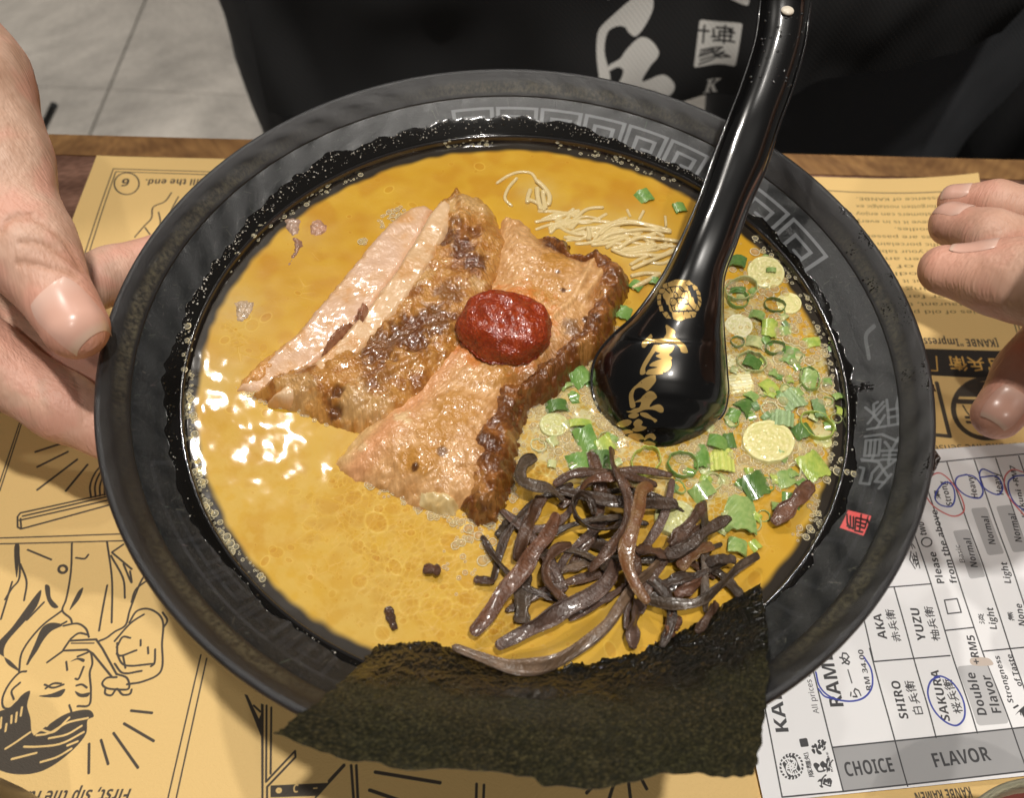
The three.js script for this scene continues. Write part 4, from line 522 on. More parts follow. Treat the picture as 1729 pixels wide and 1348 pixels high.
{
  // left slice: two strips of fat and a browned upper part
  const slice = thing('pork_slice', 'left pork slice with two pale fat strips and a browned side', 'pork slice');
  const hL = 0.0762, outline = plan([[742, 322], [760, 312], [770, 299], [784, 314], [812, 318], [832, 338], [846, 366], [868, 400], [862, 440], [845, 485], [828, 535], [798, 584], [765, 622], [728, 660], [686, 696], [636, 714], [592, 712], [545, 695], [500, 678], [455, 664], [420, 650], [452, 620], [520, 596], [580, 560], [632, 505], [672, 450], [706, 390]], hL);
  const char = spots([[752, 402, 30], [778, 424, 30], [802, 446, 26], [735, 396, 16], [690, 570, 52, 0.95], [640, 590, 46, 0.85], [735, 545, 40, 0.9], [760, 500, 30, 0.7], [570, 662, 13], [562, 686, 16], [640, 640, 34, 0.45], [770, 380, 14, 0.7], [800, 400, 16, 0.5]], hL), pale = spots([[800, 345, 40, 0.8], [758, 350, 26, 0.9], [600, 680, 40, 0.7], [700, 470, 40, 0.5], [500, 655, 40, 0.6], [805, 480, 18, 0.7], [640, 690, 30, 0.6]], hL);
  const fold = [[[774, 300], [782, 345], [786, 390], [792, 440]], [[745, 320], [762, 370], [768, 420]], [[822, 330], [815, 390], [806, 440]], [[790, 550], [720, 560], [650, 600]], [[730, 600], [660, 630], [600, 660]]].map((l) => plan(l, hL));
  const meat = slab(outline, { grow: 0.0017, bottom: 0.064, round: 0.007, ragged: 0.0006, step: 0.00042, top: (x, z, e) => { let f = 0; for (const l of fold) { const d = lineD(l, x, z); f += Math.exp(-((d / 0.0016) ** 2)); } return hL - 0.003 + 0.0048 * smoothstep(e, 0, 0.013) + 0.0014 * fbm(x * 100, z * 100, 2) + 0.00034 * fbm(x * 420, z * 420, 5) + 0.0009 * f - 0.0008 * blot(char, x, z) + 0.00015 * noise(x * 1250, z * 1250, 2); } }, (x, z, d) => {
    const n = fbm(x * 170, z * 170, 4), m = fbm(x * 700, z * 700, 9);
    let c = mix3([0.42, 0.17, 0.03], [0.56, 0.28, 0.075], clamp(0.5 + n + 0.6 * m, 0, 1)); c = mix3(c, [0.24, 0.075, 0.012], 0.8 * smoothstep(fbm(x * 85 + 4, z * 85, 1) + 0.3 * m, 0.02, 0.4)); c = mix3(c, [0.68, 0.45, 0.2], blot(pale, x, z) * 0.75);
    return mix3(c, mix3([0.15, 0.042, 0.009], [0.07, 0.02, 0.006], clamp(0.5 + m, 0, 1)), blot(char, x, z) * 0.88);
  });
  part('meat', meat, crustM, slice);
  const fat = (pts, h, low, tint) => part('fat_strip', slab(plan(pts, h), { grow: 0.001, bottom: 0.066, round: 0.0036, step: 0.00045, ragged: 0.0004, top: (x, z) => h + low(x, z) + 0.0007 * fbm(x * 80, z * 80, 3) + 0.00003 * fbm(x * 350, z * 350, 5) + 0.000014 * noise(x * 900, z * 900, 2) }, (x, z, d) => { const n = fbm(x * 160, z * 160, 3), s2 = fbm(x * 55, z * 55, 8); let c = mix3(tint, [0.66, 0.39, 0.18], clamp(0.4 + 0.9 * s2 + 0.4 * n, 0, 1)); c = mix3(c, [0.66, 0.3, 0.1], 0.7 * (1 - smoothstep(d, 0.0004, 0.0024))); return mix3(c, [0.62, 0.29, 0.09], 0.5 * smoothstep(n + s2, 0.15, 0.6)); }), fatM, slice);
  const lowEnd = (x, z) => -0.003 * smoothstep(z, -0.012, 0.018);
  fat([[690, 346], [716, 340], [732, 350], [716, 392], [690, 436], [650, 494], [604, 548], [552, 594], [492, 634], [436, 656], [396, 648], [404, 630], [448, 598], [500, 556], [548, 500], [592, 446], [636, 394], [664, 364]], 0.0738, lowEnd, [0.7, 0.46, 0.31]);
  fat([[734, 338], [752, 328], [766, 342], [768, 372], [752, 402], [736, 436], [712, 478], [680, 520], [640, 566], [596, 604], [540, 640], [482, 664], [446, 660], [470, 640], [524, 604], [576, 560], [620, 512], [662, 456], [698, 398], [722, 356]], 0.0782, lowEnd, [0.74, 0.5, 0.29]);
  const shred = slab(plan([[548, 578], [560, 560], [578, 546], [592, 540], [584, 560], [560, 586], [542, 600]], 0.0775), { bottom: 0.074, round: 0.0025, top: (x, z) => 0.0788 + 0.0005 * noise(x * 600, z * 600, 1), step: 0.0004 }, (x, z) => mix3([0.36, 0.17, 0.09], [0.24, 0.09, 0.04], clamp(0.5 + fbm(x * 500, z * 500, 2), 0, 1))); part('meat_shred', shred, lean, slice);
  part('meat_shred', slab(plan([[600, 528], [612, 508], [622, 514], [624, 528], [612, 542]], 0.079), { bottom: 0.076, round: 0.0022, top: (x, z) => 0.0806 + 0.0005 * noise(x * 600, z * 600, 1), step: 0.0004 }, (x, z) => mix3([0.42, 0.2, 0.12], [0.28, 0.1, 0.05], clamp(0.5 + fbm(x * 500, z * 500, 2), 0, 1))), lean, slice);
  part('lean_edge', slab(plan([[398, 640], [432, 606], [486, 566], [530, 534], [560, 500], [548, 552], [500, 600], [452, 640], [420, 652], [400, 652]], 0.072), { bottom: 0.066, round: 0.004, top: (x, z) => 0.0722 + 0.0006 * fbm(x * 400, z * 400, 1), step: 0.0005 }, (x, z) => mix3([0.7, 0.36, 0.12], [0.56, 0.25, 0.06], clamp(0.5 + fbm(x * 400, z * 400, 2), 0, 1))), lean, slice);
}
{
  const slice = thing('pork_slice', 'right pork slice with pink middle and dark crinkled crust, under the chili paste', 'pork slice');
  const hR = 0.0748, outline = plan([[852, 352], [880, 358], [898, 372], [908, 388], [932, 392], [962, 402], [968, 420], [986, 424], [1004, 416], [1036, 430], [1066, 456], [1060, 488], [1044, 512], [1037, 548], [1014, 584], [974, 612], [950, 640], [926, 664], [894, 672], [884, 700], [872, 742], [866, 800], [852, 842], [826, 876], [802, 870], [776, 846], [744, 852], [702, 846], [654, 818], [596, 798], [562, 770], [600, 720], [640, 680], [694, 646], [724, 606], [764, 552], [784, 512], [818, 466], [822, 420], [838, 384]], hR);
  const crustLine = plan([[930, 402], [966, 418], [1000, 428], [1036, 446], [1044, 470], [1022, 500], [1020, 545], [990, 580], [950, 612], [925, 640], [880, 660], [862, 700], [842, 745], [836, 800], [828, 850]], hR), pinkA = plan([[800, 560], [740, 620], [690, 680], [640, 740], [600, 780]], hR), fatA = plan([[756, 560], [700, 640], [640, 690], [580, 760]], hR), fibre = plan([[1000, 440], [985, 480], [960, 520], [930, 545]], hR), fibre2 = plan([[1022, 448], [1005, 480], [985, 510]], hR);
  const yel = spots([[940, 450, 40], [920, 500, 40, 0.8], [850, 640, 40, 0.8], [740, 740, 34, 0.8], [770, 700, 40, 0.8], [720, 785, 30], [900, 600, 30, 0.6], [700, 780, 26]], hR), sear = spots([[935, 408, 26], [950, 415, 20], [986, 430, 18], [965, 560, 22, 0.7], [990, 545, 10], [940, 470, 6], [950, 500, 7], [748, 772, 10, 0.8], [702, 795, 7], [840, 620, 8, 0.5]], hR), bleed = spots([[853, 545, 92, 1], [790, 590, 26, 1], [800, 615, 20, 0.9], [870, 610, 40, 0.8], [780, 540, 22, 0.8]], hR), whiteA = spots([[678, 708, 14, 0.9], [690, 720, 8, 0.9], [612, 755, 10, 0.7]], hR);
  const meat = slab(outline, { grow: 0.0016, bottom: 0.064, round: 0.0065, step: 0.00042, ragged: 0.0006, top: (x, z, e) => hR - 0.0022 + 0.005 * smoothstep(e, 0, 0.015) + 0.0014 * fbm(x * 80, z * 80, 4) + 0.0002 * fbm(x * 450, z * 450, 3) + 0.0009 * Math.exp(-((lineD(fibre, x, z) / 0.0011) ** 2)) + 0.0007 * Math.exp(-((lineD(fibre2, x, z) / 0.0009) ** 2)) + 0.0006 * blot(yel, x, z) + 0.00014 * noise(x * 1250, z * 1250, 2) + 0.0004 * blot(whiteA, x, z) }, (x, z) => {
    const n = fbm(x * 220, z * 220, 3), m = fbm(x * 800, z * 800, 7), a = lineD(pinkA, x, z), f = lineD(fatA, x, z), k = lineD(crustLine, x, z);
    let c = mix3([0.55, 0.28, 0.1], [0.74, 0.43, 0.19], clamp(0.5 + 1.0 * n + 0.5 * m + 0.5 * fbm(x * 60, z * 60, 4), 0, 1));
    c = mix3(c, [0.74, 0.34, 0.16], 0.75 * Math.exp(-((a / 0.0045) ** 2))); c = mix3(c, [0.8, 0.54, 0.25], 0.85 * Math.exp(-((f / 0.0032) ** 2)));
    c = mix3(c, [0.5, 0.22, 0.026], 0.8 * blot(yel, x, z)); c = mix3(c, [0.34, 0.13, 0.026], 0.8 * (1 - smoothstep(k, 0.003, 0.0075))); c = mix3(c, [0.78, 0.46, 0.2], 0.7 * Math.exp(-((Math.min(lineD(fibre, x, z), lineD(fibre2, x, z)) / 0.0008) ** 2)));
    c = mix3(c, [0.66, 0.2, 0.03], 0.75 * blot(bleed, x, z)); c = mix3(c, [0.82, 0.6, 0.32], blot(whiteA, x, z) * 0.8); return mix3(c, [0.075, 0.022, 0.008], 0.9 * blot(sear, x, z));
  });
  part('meat', meat, lean, slice);
  const cp = plan([[905, 390], [932, 392], [962, 402], [968, 420], [986, 424], [1004, 416], [1036, 430], [1067, 457], [1061, 488], [1045, 512], [1038, 548], [1015, 585], [975, 613], [951, 641], [927, 665], [895, 673], [885, 700], [873, 742], [867, 800], [853, 842], [827, 877], [803, 871], [778, 846], [786, 815], [776, 775], [776, 745], [800, 715], [822, 690], [824, 650], [850, 634], [872, 640], [900, 610], [930, 590], [960, 560], [985, 520], [996, 470], [990, 448], [960, 440], [930, 425]], hR);
  const dark = spots([[1000, 425, 18], [945, 405, 16], [1040, 470, 20, 0.7], [1000, 545, 16], [980, 560, 20, 0.8], [940, 620, 26, 0.6], [905, 645, 24, 0.7], [850, 700, 30, 0.8], [822, 760, 34], [840, 790, 22, 0.8], [800, 730, 20, 0.7], [818, 852, 16], [960, 590, 18, 0.6]], hR), light = spots([[820, 850, 24, 0.6], [800, 820, 22, 0.8], [1050, 460, 18, 0.5], [1010, 500, 22, 0.6], [860, 740, 14, 0.6], [990, 590, 20, 0.7], [965, 515, 16, 0.6], [790, 790, 18, 0.8]], hR);
  part('seared_crust', slab(cp, { grow: 0.0013, bottom: 0.064, round: 0.0055, step: 0.0004, ragged: 0.0008, top: (x, z, e) => hR - 0.0008 + 0.0036 * smoothstep(e, 0, 0.007) + 0.0019 * fbm(x * 110, z * 110, 3) + 0.0006 * fbm(x * 300, z * 300, 8) + 0.00016 * noise(x * 1250, z * 1250, 2) }, (x, z, d, y) => {
    const n = fbm(x * 260, z * 260, 5), m = fbm(x * 900, z * 900, 1); let c = mix3([0.15, 0.045, 0.009], [0.32, 0.12, 0.028], clamp(0.5 + 1.1 * n + 0.5 * m + (y - hR - 0.002) * 160, 0, 1)); c = mix3(c, [0.54, 0.26, 0.07], blot(light, x, z) * 0.75); return mix3(c, [0.05, 0.014, 0.006], blot(dark, x, z) * 0.8 * clamp(0.75 + n, 0, 1));
  }), crustM, slice);
  part('fat_edge', slab(plan([[668, 826], [700, 818], [745, 812], [778, 824], [782, 850], [770, 866], [740, 868], [700, 852]], 0.0725), { bottom: 0.066, round: 0.006, top: (x, z) => 0.0742 + 0.0006 * fbm(x * 300, z * 300, 1), step: 0.0005 }, (x, z) => mix3([0.74, 0.58, 0.3], [0.6, 0.4, 0.15], clamp(0.5 + fbm(x * 200, z * 200, 2), 0, 1))), fatM, slice);
}
{ // chili paste
  const c = at(853, 558, 0.0788), g = new THREE.IcosahedronGeometry(1, 60), p = g.attributes.position, v = V(0, 0, 0);
  for (let i = 0; i < p.count; i++) {
    v.fromBufferAttribute(p, i); const a = Math.atan2(v.z, v.x), lob = 1 + 0.07 * noise(v.x * 1.1, v.y * 1.1, v.z * 1.1) + 0.05 * Math.sin(a * 2 + 0.6), n = 0.011 * noise(v.x * 13, v.y * 13, v.z * 13) + 0.012 * noise(v.x * 27, v.y * 27, v.z * 27);
    v.multiplyScalar(lob + n); if (v.y < 0.25) { const q = 1 + 0.1 * (0.25 - v.y) * (1 + 0.5 * noise(v.x * 5, 1, v.z * 5)); v.x *= q; v.z *= q; } v.y = v.y > 0 ? Math.pow(v.y, 0.68) * (1 + 0.09 * noise(v.x * 2.4, 0, v.z * 2.4)) : v.y * 0.12; p.setXYZ(i, v.x * 0.0134, v.y * 0.0098, v.z * 0.0126);
  }
  g.computeVertexNormals(); const m = new THREE.BufferGeometry(); m.setAttribute('position', g.attributes.position); const t = planUV(g); t.computeVertexNormals();
  const nn = t.attributes.normal, acc = new Map(), k = (i) => [p.getX(i), p.getY(i), p.getZ(i)].map((q) => Math.round(q * 1e6)).join(); for (let i = 0; i < p.count; i++) { const s = k(i), q = acc.get(s) ?? [0, 0, 0]; q[0] += nn.getX(i); q[1] += nn.getY(i); q[2] += nn.getZ(i); acc.set(s, q); } for (let i = 0; i < p.count; i++) { const q = acc.get(k(i)), l = Math.hypot(...q); nn.setXYZ(i, q[0] / l, q[1] / l, q[2] / l); }
  colour(t, (x, y, z) => mix3([0.38, 0.05, 0.007], [0.25, 0.024, 0.004], clamp(0.5 + fbm(x * 420, y * 420, z * 420), 0, 1)));
  const o = solo('chili_paste', t, mat({ vertexColors: true, roughness: 0.3, clearcoat: 0.8, clearcoatRoughness: 0.13, bumpMap: rep(grainTex, 14), bumpScale: 0.0005 }, 'chili paste'), 'glossy round dollop of dark red chili paste on the right pork slice', 'chili paste'); o.position.copy(c); o.position.y = 0.0788;
}
// scraps of pork afloat
for (const [pts, h, c, label] of [
  [[[478, 372], [496, 362], [510, 372], [508, 392], [494, 402], [482, 392]], 0.0706, [0.5, 0.33, 0.24], 'small pale pork scrap floating near the left wall of the bowl'],
  [[[522, 372], [538, 365], [558, 380], [550, 396], [530, 404], [518, 392]], 0.0704, [0.56, 0.31, 0.2], 'small pink pork scrap beside the pale one at upper left'],
  [[[490, 398], [512, 400], [516, 416], [500, 436], [488, 454], [482, 446], [494, 424]], 0.0704, [0.36, 0.19, 0.12], 'narrow brownish pork scrap below the pale and pink ones'],
  [[[392, 510], [414, 500], [436, 508], [430, 528], [408, 552], [394, 540]], 0.0702, [0.58, 0.42, 0.27], 'pale fat scrap near the left tip of the left pork slice']]) solo('pork_scrap', slab(plan(pts, BROTH), { bottom: 0.068, round: 0.003, step: 0.0004, ragged: 0.0008, top: (x, z) => h + 0.0005 * fbm(x * 400, z * 400, 2) }, (x, z) => mix3(c, c.map((q) => q * 0.62), clamp(0.5 + fbm(x * 400, z * 400, 5), 0, 1))), lean, label, 'pork scrap');
// ---------------------------------------------------------------- noodles
{
  const m = mat({ color: lin(0.84, 0.66, 0.32), roughness: 0.3, clearcoat: 0.8, clearcoatRoughness: 0.12, bumpMap: rep(lumpTex, 3, 10), bumpScale: 0.0001 }, 'noodle'), q = (x, y, h) => at(x / 4.55 + 820, y / 4.55 + 280, h);
  const N = [
    ['noodle curving over beside the top of the left pork slice', 0.5, [[80, 140], [170, 80], [260, 50], [350, 60], [395, 125]], 10], ['short thick noodle bend above the brown notch of the right slice', 0.9, [[385, 110], [450, 170], [490, 240], [480, 310]], 15], ['noodle lying inside the pale bend, left strand', 0.8, [[345, 180], [325, 240], [320, 290]], 13], ['noodle lying inside the pale bend, middle strand', 0.9, [[395, 165], [400, 240], [425, 345]], 15], ['noodle lying inside the pale bend, right strand', 0.9, [[440, 190], [445, 260], [462, 335]], 14], ['noodle lying across the pale bend', 0.8, [[330, 260], [400, 290], [455, 350]], 13],
    ['noodle falling from the pale bend towards the left slice', 0.6, [[245, 90], [170, 180], [150, 255], [205, 315]], 10], ['faint noodle level with the notch of the right slice', 0.5, [[375, 435], [480, 415], [590, 402]], 11], ['noodle rising right of the faint level one', 0.6, [[620, 475], [700, 395], [780, 335], [910, 320]], 11], ['noodle bending right below the rising one', 0.5, [[655, 490], [715, 435], [820, 428], [960, 432]], 10], ['short upright noodle left of the bundle', 0.8, [[790, 575], [795, 520], [785, 470]], 15],
    ['topmost arched noodle of the bundle left of the spoon', 1.2, [[830, 575], [890, 495], [1000, 438], [1120, 428], [1250, 455], [1430, 500]], 12], ['second arched noodle of the bundle', 1.1, [[870, 535], [960, 468], [1080, 442], [1200, 450], [1340, 492]], 11], ['third arched noodle of the bundle', 1.1, [[880, 575], [950, 530], [1080, 505], [1220, 490], [1430, 512]], 12], ['noodle under the arch, bending to the spoon', 1, [[1010, 645], [1090, 590], [1180, 552], [1300, 558], [1490, 585]], 13], ['thin noodle between the arches', 0.8, [[1000, 535], [1080, 522], [1180, 545], [1290, 605]], 10], ['long level noodle low in the bundle', 0.9, [[960, 640], [1090, 690], [1220, 685], [1340, 690], [1460, 640]], 13], ['noodle slanting up to the spoon', 1, [[1115, 795], [1220, 750], [1330, 705], [1460, 655]], 12], ['short noodle beside the crust corner', 0.8, [[1105, 765], [1180, 722], [1260, 688]], 11], ['pale noodle just above the green pieces', 0.9, [[1110, 850], [1220, 828], [1350, 832]], 13], ['white noodle end between the green pieces and spoon', 1.2, [[1120, 945], [1240, 885], [1340, 825]], 14], ['tiny upright noodle end above the arch', 0.5, [[1175, 420], [1215, 345]], 9], ['tiny noodle end above the bundle, left of the upright one', 0.4, [[1085, 335], [1112, 395]], 8], ['short noodle bend under the low bundle', 0.6, [[980, 658], [1060, 672], [1120, 692]], 10], ['thin noodle end at the right of the bundle', 0.4, [[1385, 470], [1378, 385]], 8]];
  for (let i = 0; i < 54; i++) { const x = rr(480, 1400), y = lerp(400, 640, (x - 560) / 900) + rr(-70, 110), l = rr(150, 330), a = rr(-0.32, 0.22), b = rr(-45, 45); N.push(['half sunken noodle in the clump between the right pork slice and the spoon', rr(0.1, 0.5), [[x - l * Math.cos(a) / 2, y - l * Math.sin(a) / 2], [x + b * 0.3, y + b], [x + l * Math.cos(a) / 2, y + l * Math.sin(a) / 2]], rr(9, 13)]); }
  for (const [label, lift, pts, w] of N) { const r = w / 4.55 / 5100 * 1.45; const c = pts.map(([x, y], i) => q(x, y, BROTH + r * (0.75 * lift - 0.35 + 0.5 * (lift > 0.95 ? Math.sin((i / (pts.length - 1)) * Math.PI) : 0.25)) + rr(-0.0001, 0.0001))); if (c.length === 2) c.splice(1, 0, c[0].clone().lerp(c[1], 0.5)); solo('noodle', sweep(c, () => r, () => r * 0.8, () => 0, 70, 10, 0.06), m, label, 'noodle', 'noodles in the broth'); }
}
// ---------------------------------------------------------------- spring onion
{
  const skin = (a, b, k) => mat({ vertexColors: true, roughness: 0.25, clearcoat: 0.8, clearcoatRoughness: 0.06, bumpMap: rep(grainTex, 14), bumpScale: 0.0002, name: 'spring onion' });
  const M0 = skin(), G = { dark: [0.12, 0.22, 0.055], green: [0.21, 0.36, 0.09], mid: [0.34, 0.46, 0.15], lime: [0.5, 0.58, 0.12], pale: [0.6, 0.6, 0.28], cream: [0.82, 0.74, 0.34], white: [0.84, 0.78, 0.5], grey: [0.26, 0.37, 0.17] };
  const paint = (g, c, s) => colour(planUV(g), (x, y, z) => mix3(c, c.map((q, i) => q * (i === 1 ? 0.75 : 0.6)), clamp(0.42 + 0.9 * fbm(x * 500 + s, z * 500, s) + 0.4 * noise(x * 160 + s, z * 160, 2), 0, 1)));
  const place = (name, g, x, y, turn, tx, tz, lift, label, group) => { const o = solo(name, g, M0, label, 'spring onion', group), p = at(x, y, BROTH + (name === 'onion_round' ? -0.0006 + lift * 0.5 : 0.0009 + lift)); o.position.copy(p); o.rotation.set(tx, turn, tz, 'YXZ'); return o; };
  // solid round slice with ring layers
  const round = (R, c) => { const t = R * 0.55; const g = grid(64, 46, (u, v) => { const a = -u * 2 * Math.PI, w = 1 + 0.04 * Math.sin(a * 2 + R * 9000) + 0.02 * noise(Math.cos(a) * 2, Math.sin(a) * 2, R * 9000); if (v < 0.76) { const k = v / 0.76, r = Math.max(0.00002, R * k); return V(r * w * Math.cos(a), t * (0.45 + 0.008 * Math.sin(k * 26) * (k > 0.2 ? 1 : 0.3) + 0.03 * noise(Math.cos(a) * k * 5, Math.sin(a) * k * 5, 3) - 0.1 * k * k), r * w * Math.sin(a)); } const k = (v - 0.76) / 0.24; return V(R * w * (1 + 0.05 * Math.sin(k * 3.14)) * Math.cos(a), lerp(t * 0.36, -t, k), R * w * (1 + 0.05 * Math.sin(k * 3.14)) * Math.sin(a)); }, true); return colour(planUV(g), (x, y, z) => { const k = Math.hypot(x, z) / R, s = 0.5 + 0.5 * Math.sin(k * 26); return mix3(mix3(c, c.map((q) => q * 0.86), s * 0.6 * clamp(0.5 + noise(x * 300, z * 300, 4), 0, 1)), k > 0.86 ? c.map((q) => Math.min(0.8, q * 1.12)) : [0.62, 0.6, 0.2], clamp(0.3 + fbm(x * 500, z * 500, 2), 0, 0.6)); }); };
  // piece of leaf tube: arc of the tube's wall, length along its axis
  const chip = (R, len, arc, wall, c, s, ribs = 0) => { const f = (u, v, o) => { const a = Math.PI / 2 + (u - 0.5) * arc, r = R + (o ? wall : 0) + ribs * 0.00012 * Math.sin(u * 46), k = (v - 0.5) * len * (1 + 0.12 * noise(u * 3, s, 1)); return V(Math.cos(a) * r, Math.sin(a) * r - R, k); }; const top = grid(30, 16, (u, v) => f(1 - u, v, 1)), low = grid(20, 4, (u, v) => f(u, v, 0)), e1 = grid(20, 1, (u, v) => f(u, 0, v > 0.5 ? 0 : 1)), e2 = grid(20, 1, (u, v) => f(u, 1, v > 0.5 ? 1 : 0)), e3 = grid(1, 8, (u, v) => f(0, v, u > 0.5 ? 1 : 0)), e4 = grid(1, 8, (u, v) => f(1, v, u > 0.5 ? 0 : 1)); const g = mergeGeometries([top, low, e1, e2, e3, e4]); return ribs ? colour(planUV(g), (x, y, z) => mix3(c, c.map((q) => Math.min(0.8, q * 1.5 + 0.05)), clamp(0.5 + 0.5 * Math.sin(Math.atan2(y + R, x) * 22) + fbm(x * 300, z * 300, 1), 0, 1) * 0.6)) : paint(g, c, s); };
  const ringG = (R, c, s, thin = 0.16) => paint(grid(50, 16, (u, v) => { const a = -u * 2 * Math.PI, b = v * 2 * Math.PI, w = 1 + 0.1 * Math.sin(2 * a + s) + 0.07 * noise(Math.cos(a) * 1.5, Math.sin(a) * 1.5, s); return V(R * w * Math.cos(a) + R * thin * Math.cos(b) * Math.cos(a) * 0.6, R * 0.35 * Math.sin(b), R * w * Math.sin(a) * 0.85 + R * thin * Math.cos(b) * Math.sin(a) * 0.6); }, true), c, s);
  const k = 1.05 / 5600;
  for (const [x, y, r, c, l, label] of [[1292, 463, 33, 'cream', 0.0008, 'large cream round with a green fleck, right of the spoon neck'], [1331, 514, 22, 'cream', 0.0004, 'yellowish round near the right wall, below the large cream round'], [1296, 748, 39, 'cream', 0.0014, 'largest pale yellow round with clear ring layers, right of the spoon tip'], [1246, 553, 24, 'white', 0, 'half sunk whitish round touching the right edge of the spoon crest side'], [1229, 613, 15, 'white', 0.0006, 'white round half hidden behind the right edge of the spoon'], [1388, 748, 14, 'pale', 0.0004, 'small pale round against the right wall of the bowl'], [1140, 876, 30, 'pale', 0.0018, 'pale green round among the wood ear strips'], [935, 719, 22, 'pale', 0.001, 'pale green round left of the spoon, near the right slice'], [1252, 722, 11, 'pale', 0, 'tiny pale round left of the largest round']]) place('onion_round', round(r * k, G[c]), x, y, rr(0, 6), rr(-0.12, 0.12), rr(-0.12, 0.12), l, label);
  const C = [
    [1301, 554, 24, 30, 'lime', 0.15, 'lime square chip in the middle of the foam right of the spoon', 0], [1374, 578, 30, 16, 'lime', -0.2, 'narrow lime chip against the right wall', 0], [1336, 602, 36, 30, 'green', 0.5, 'rounded green chip below the foam patch by the right wall', 0], [1299, 655, 28, 24, 'lime', 0.9, 'lime square chip right of the striped tube', 0], [1262, 688, 32, 26, 'dark', 0.9, 'dark glossy chip with a white glint, right of the spoon', 0], [1237, 701, 18, 20, 'green', 0.5, 'small green chip beside the lower right edge of the spoon', 0], [1319, 706, 36, 26, 'grey', 0.2, 'grey green chip above the largest round', 1], [1357, 727, 30, 22, 'dark', -0.4, 'dark green chip right of the largest round', 0],
    [1250, 648, 42, 34, 'cream', 1.45, 'striped whitish tube piece beside the spoon', 1], [1342, 672, 46, 32, 'grey', -0.5, 'grey green striped piece with a bright edge, near the right wall', 1], [1375, 786, 42, 40, 'lime', -0.5, 'large lime yellow piece against the right wall below the small pale round', 0], [1186, 770, 22, 38, 'green', 0.1, 'upright green chip below the spoon tip', 0], [1217, 776, 38, 38, 'lime', 0.05, 'ribbed lime chip below the spoon, left of the largest round', 1], [1214, 747, 30, 20, 'green', 0.3, 'green chip in foam above the ribbed lime chip', 0], [1186, 829, 34, 22, 'mid', -0.6, 'light green chip just above the wood ear at right', 0], [1279, 818, 44, 34, 'dark', -0.5, 'dark green square chip below the largest round', 0], [1326, 809, 42, 24, 'mid', -0.4, 'light green chip in front of the large lime piece', 0], [1250, 866, 44, 58, 'mid', 0.1, 'large bright green curled piece right of the wood ear', 0], [1247, 922, 26, 22, 'mid', 0.2, 'green chip just above the right wood ear strips', 0],
    [978, 632, 34, 36, 'green', -0.7, 'green pointed chip in the notch right of the crust', 0], [940, 684, 34, 20, 'dark', -0.2, 'dark green chip above the pale round at left of the spoon', 0], [981, 714, 34, 12, 'lime', -0.1, 'thin lime strip right of the pale round at left of the spoon', 0], [990, 742, 30, 36, 'green', -0.4, 'green chip between the lime strip and the long flat chips', 0], [1022, 752, 42, 26, 'lime', -0.7, 'lime chip touching the lower left of the spoon tip', 0], [975, 780, 30, 26, 'green', -0.3, 'left one of two flat green chips above the wood ear', 0], [1008, 778, 42, 28, 'dark', -0.1, 'right one of two flat green chips above the wood ear', 0], [1246, 440, 26, 26, 'dark', 0.3, 'dark green chip at the right edge of the spoon neck', 0], [1246, 490, 24, 10, 'dark', 0, 'thin dark chip inside the pale ring right of the spoon crest', 0], [1278, 531, 22, 16, 'mid', 0.4, 'light chip between the pale ring and the lime square chip', 0], [1275, 577, 26, 22, 'pale', 0.2, 'pale green chip below the lime square chip', 0], [1302, 456, 14, 8, 'mid', 0.1, 'tiny green fleck lying on the large cream round', 0], [1268, 668, 20, 14, 'mid', 0.7, 'small chip below the lime square chip beside the striped tube', 0],
    [1087, 331, 28, 26, 'green', -0.5, 'left one of two green chips near the far wall', 0], [1149, 350, 22, 20, 'green', -0.3, 'right one of two green chips near the far wall', 0], [1052, 528, 26, 24, 'green', 0.3, 'green chip between the crust corner and the spoon', 0], [1104, 474, 14, 12, 'green', 0.2, 'tiny green chip left of the spoon neck by the noodles', 0], [1074, 482, 20, 18, 'green', 0.6, 'green chip at the lower end of the noodles', 0], [1366, 640, 22, 30, 'mid', 0.3, 'foam covered green chip by the right wall', 0], [1383, 690, 16, 34, 'grey', 0, 'half sunk grey green chip against the right wall', 0], [1271, 612, 26, 22, 'dark', 0.5, 'foam covered dark chip right of the white half hidden round', 0], [1232, 745, 14, 22, 'dark', -0.2, 'small dark chip between spoon tip and largest round', 0], [1318, 770, 20, 14, 'mid', 0.5, 'small sunk chip below the largest round', 0], [1335, 845, 26, 22, 'green', 0.2, 'sunk green chip left of the broad wood ear piece', 0], [956, 650, 18, 12, 'mid', -0.6, 'small chip tucked under the pointed chip by the crust', 0]];
  C.forEach(([x, y, w, h, c, turn, label, ribs], i) => { const W2 = w * k, R = W2 * (0.62 + 0.4 * hash2(i, 3, 1)), arc = 2 * Math.asin(Math.min(0.98, W2 / 2 / R)); place(ribs && c === 'cream' ? 'onion_tube' : 'onion_chip', chip(R, h * k * 1.12, arc, 0.0005, G[c], i * 1.7, ribs), x, y, -turn, (hash2(i, 5, 2) - 0.5) * 0.4, (hash2(i, 7, 2) - 0.5) * 0.4, (-0.0005 + 0.0011 * hash2(i, 9, 4)) + (label.includes('fleck') ? 0.0016 : 0), label + ', spring onion'.slice(0, 0)); });
  const zone = [[1265, 470], [1320, 540], [1370, 610], [1300, 630], [1260, 600], [1330, 690], [1290, 690], [1380, 700], [1230, 730], [1200, 790], [1260, 790], [1340, 790], [1160, 800], [960, 700], [1010, 770], [940, 760], [1240, 890], [1310, 850], [960, 620], [1395, 660]];
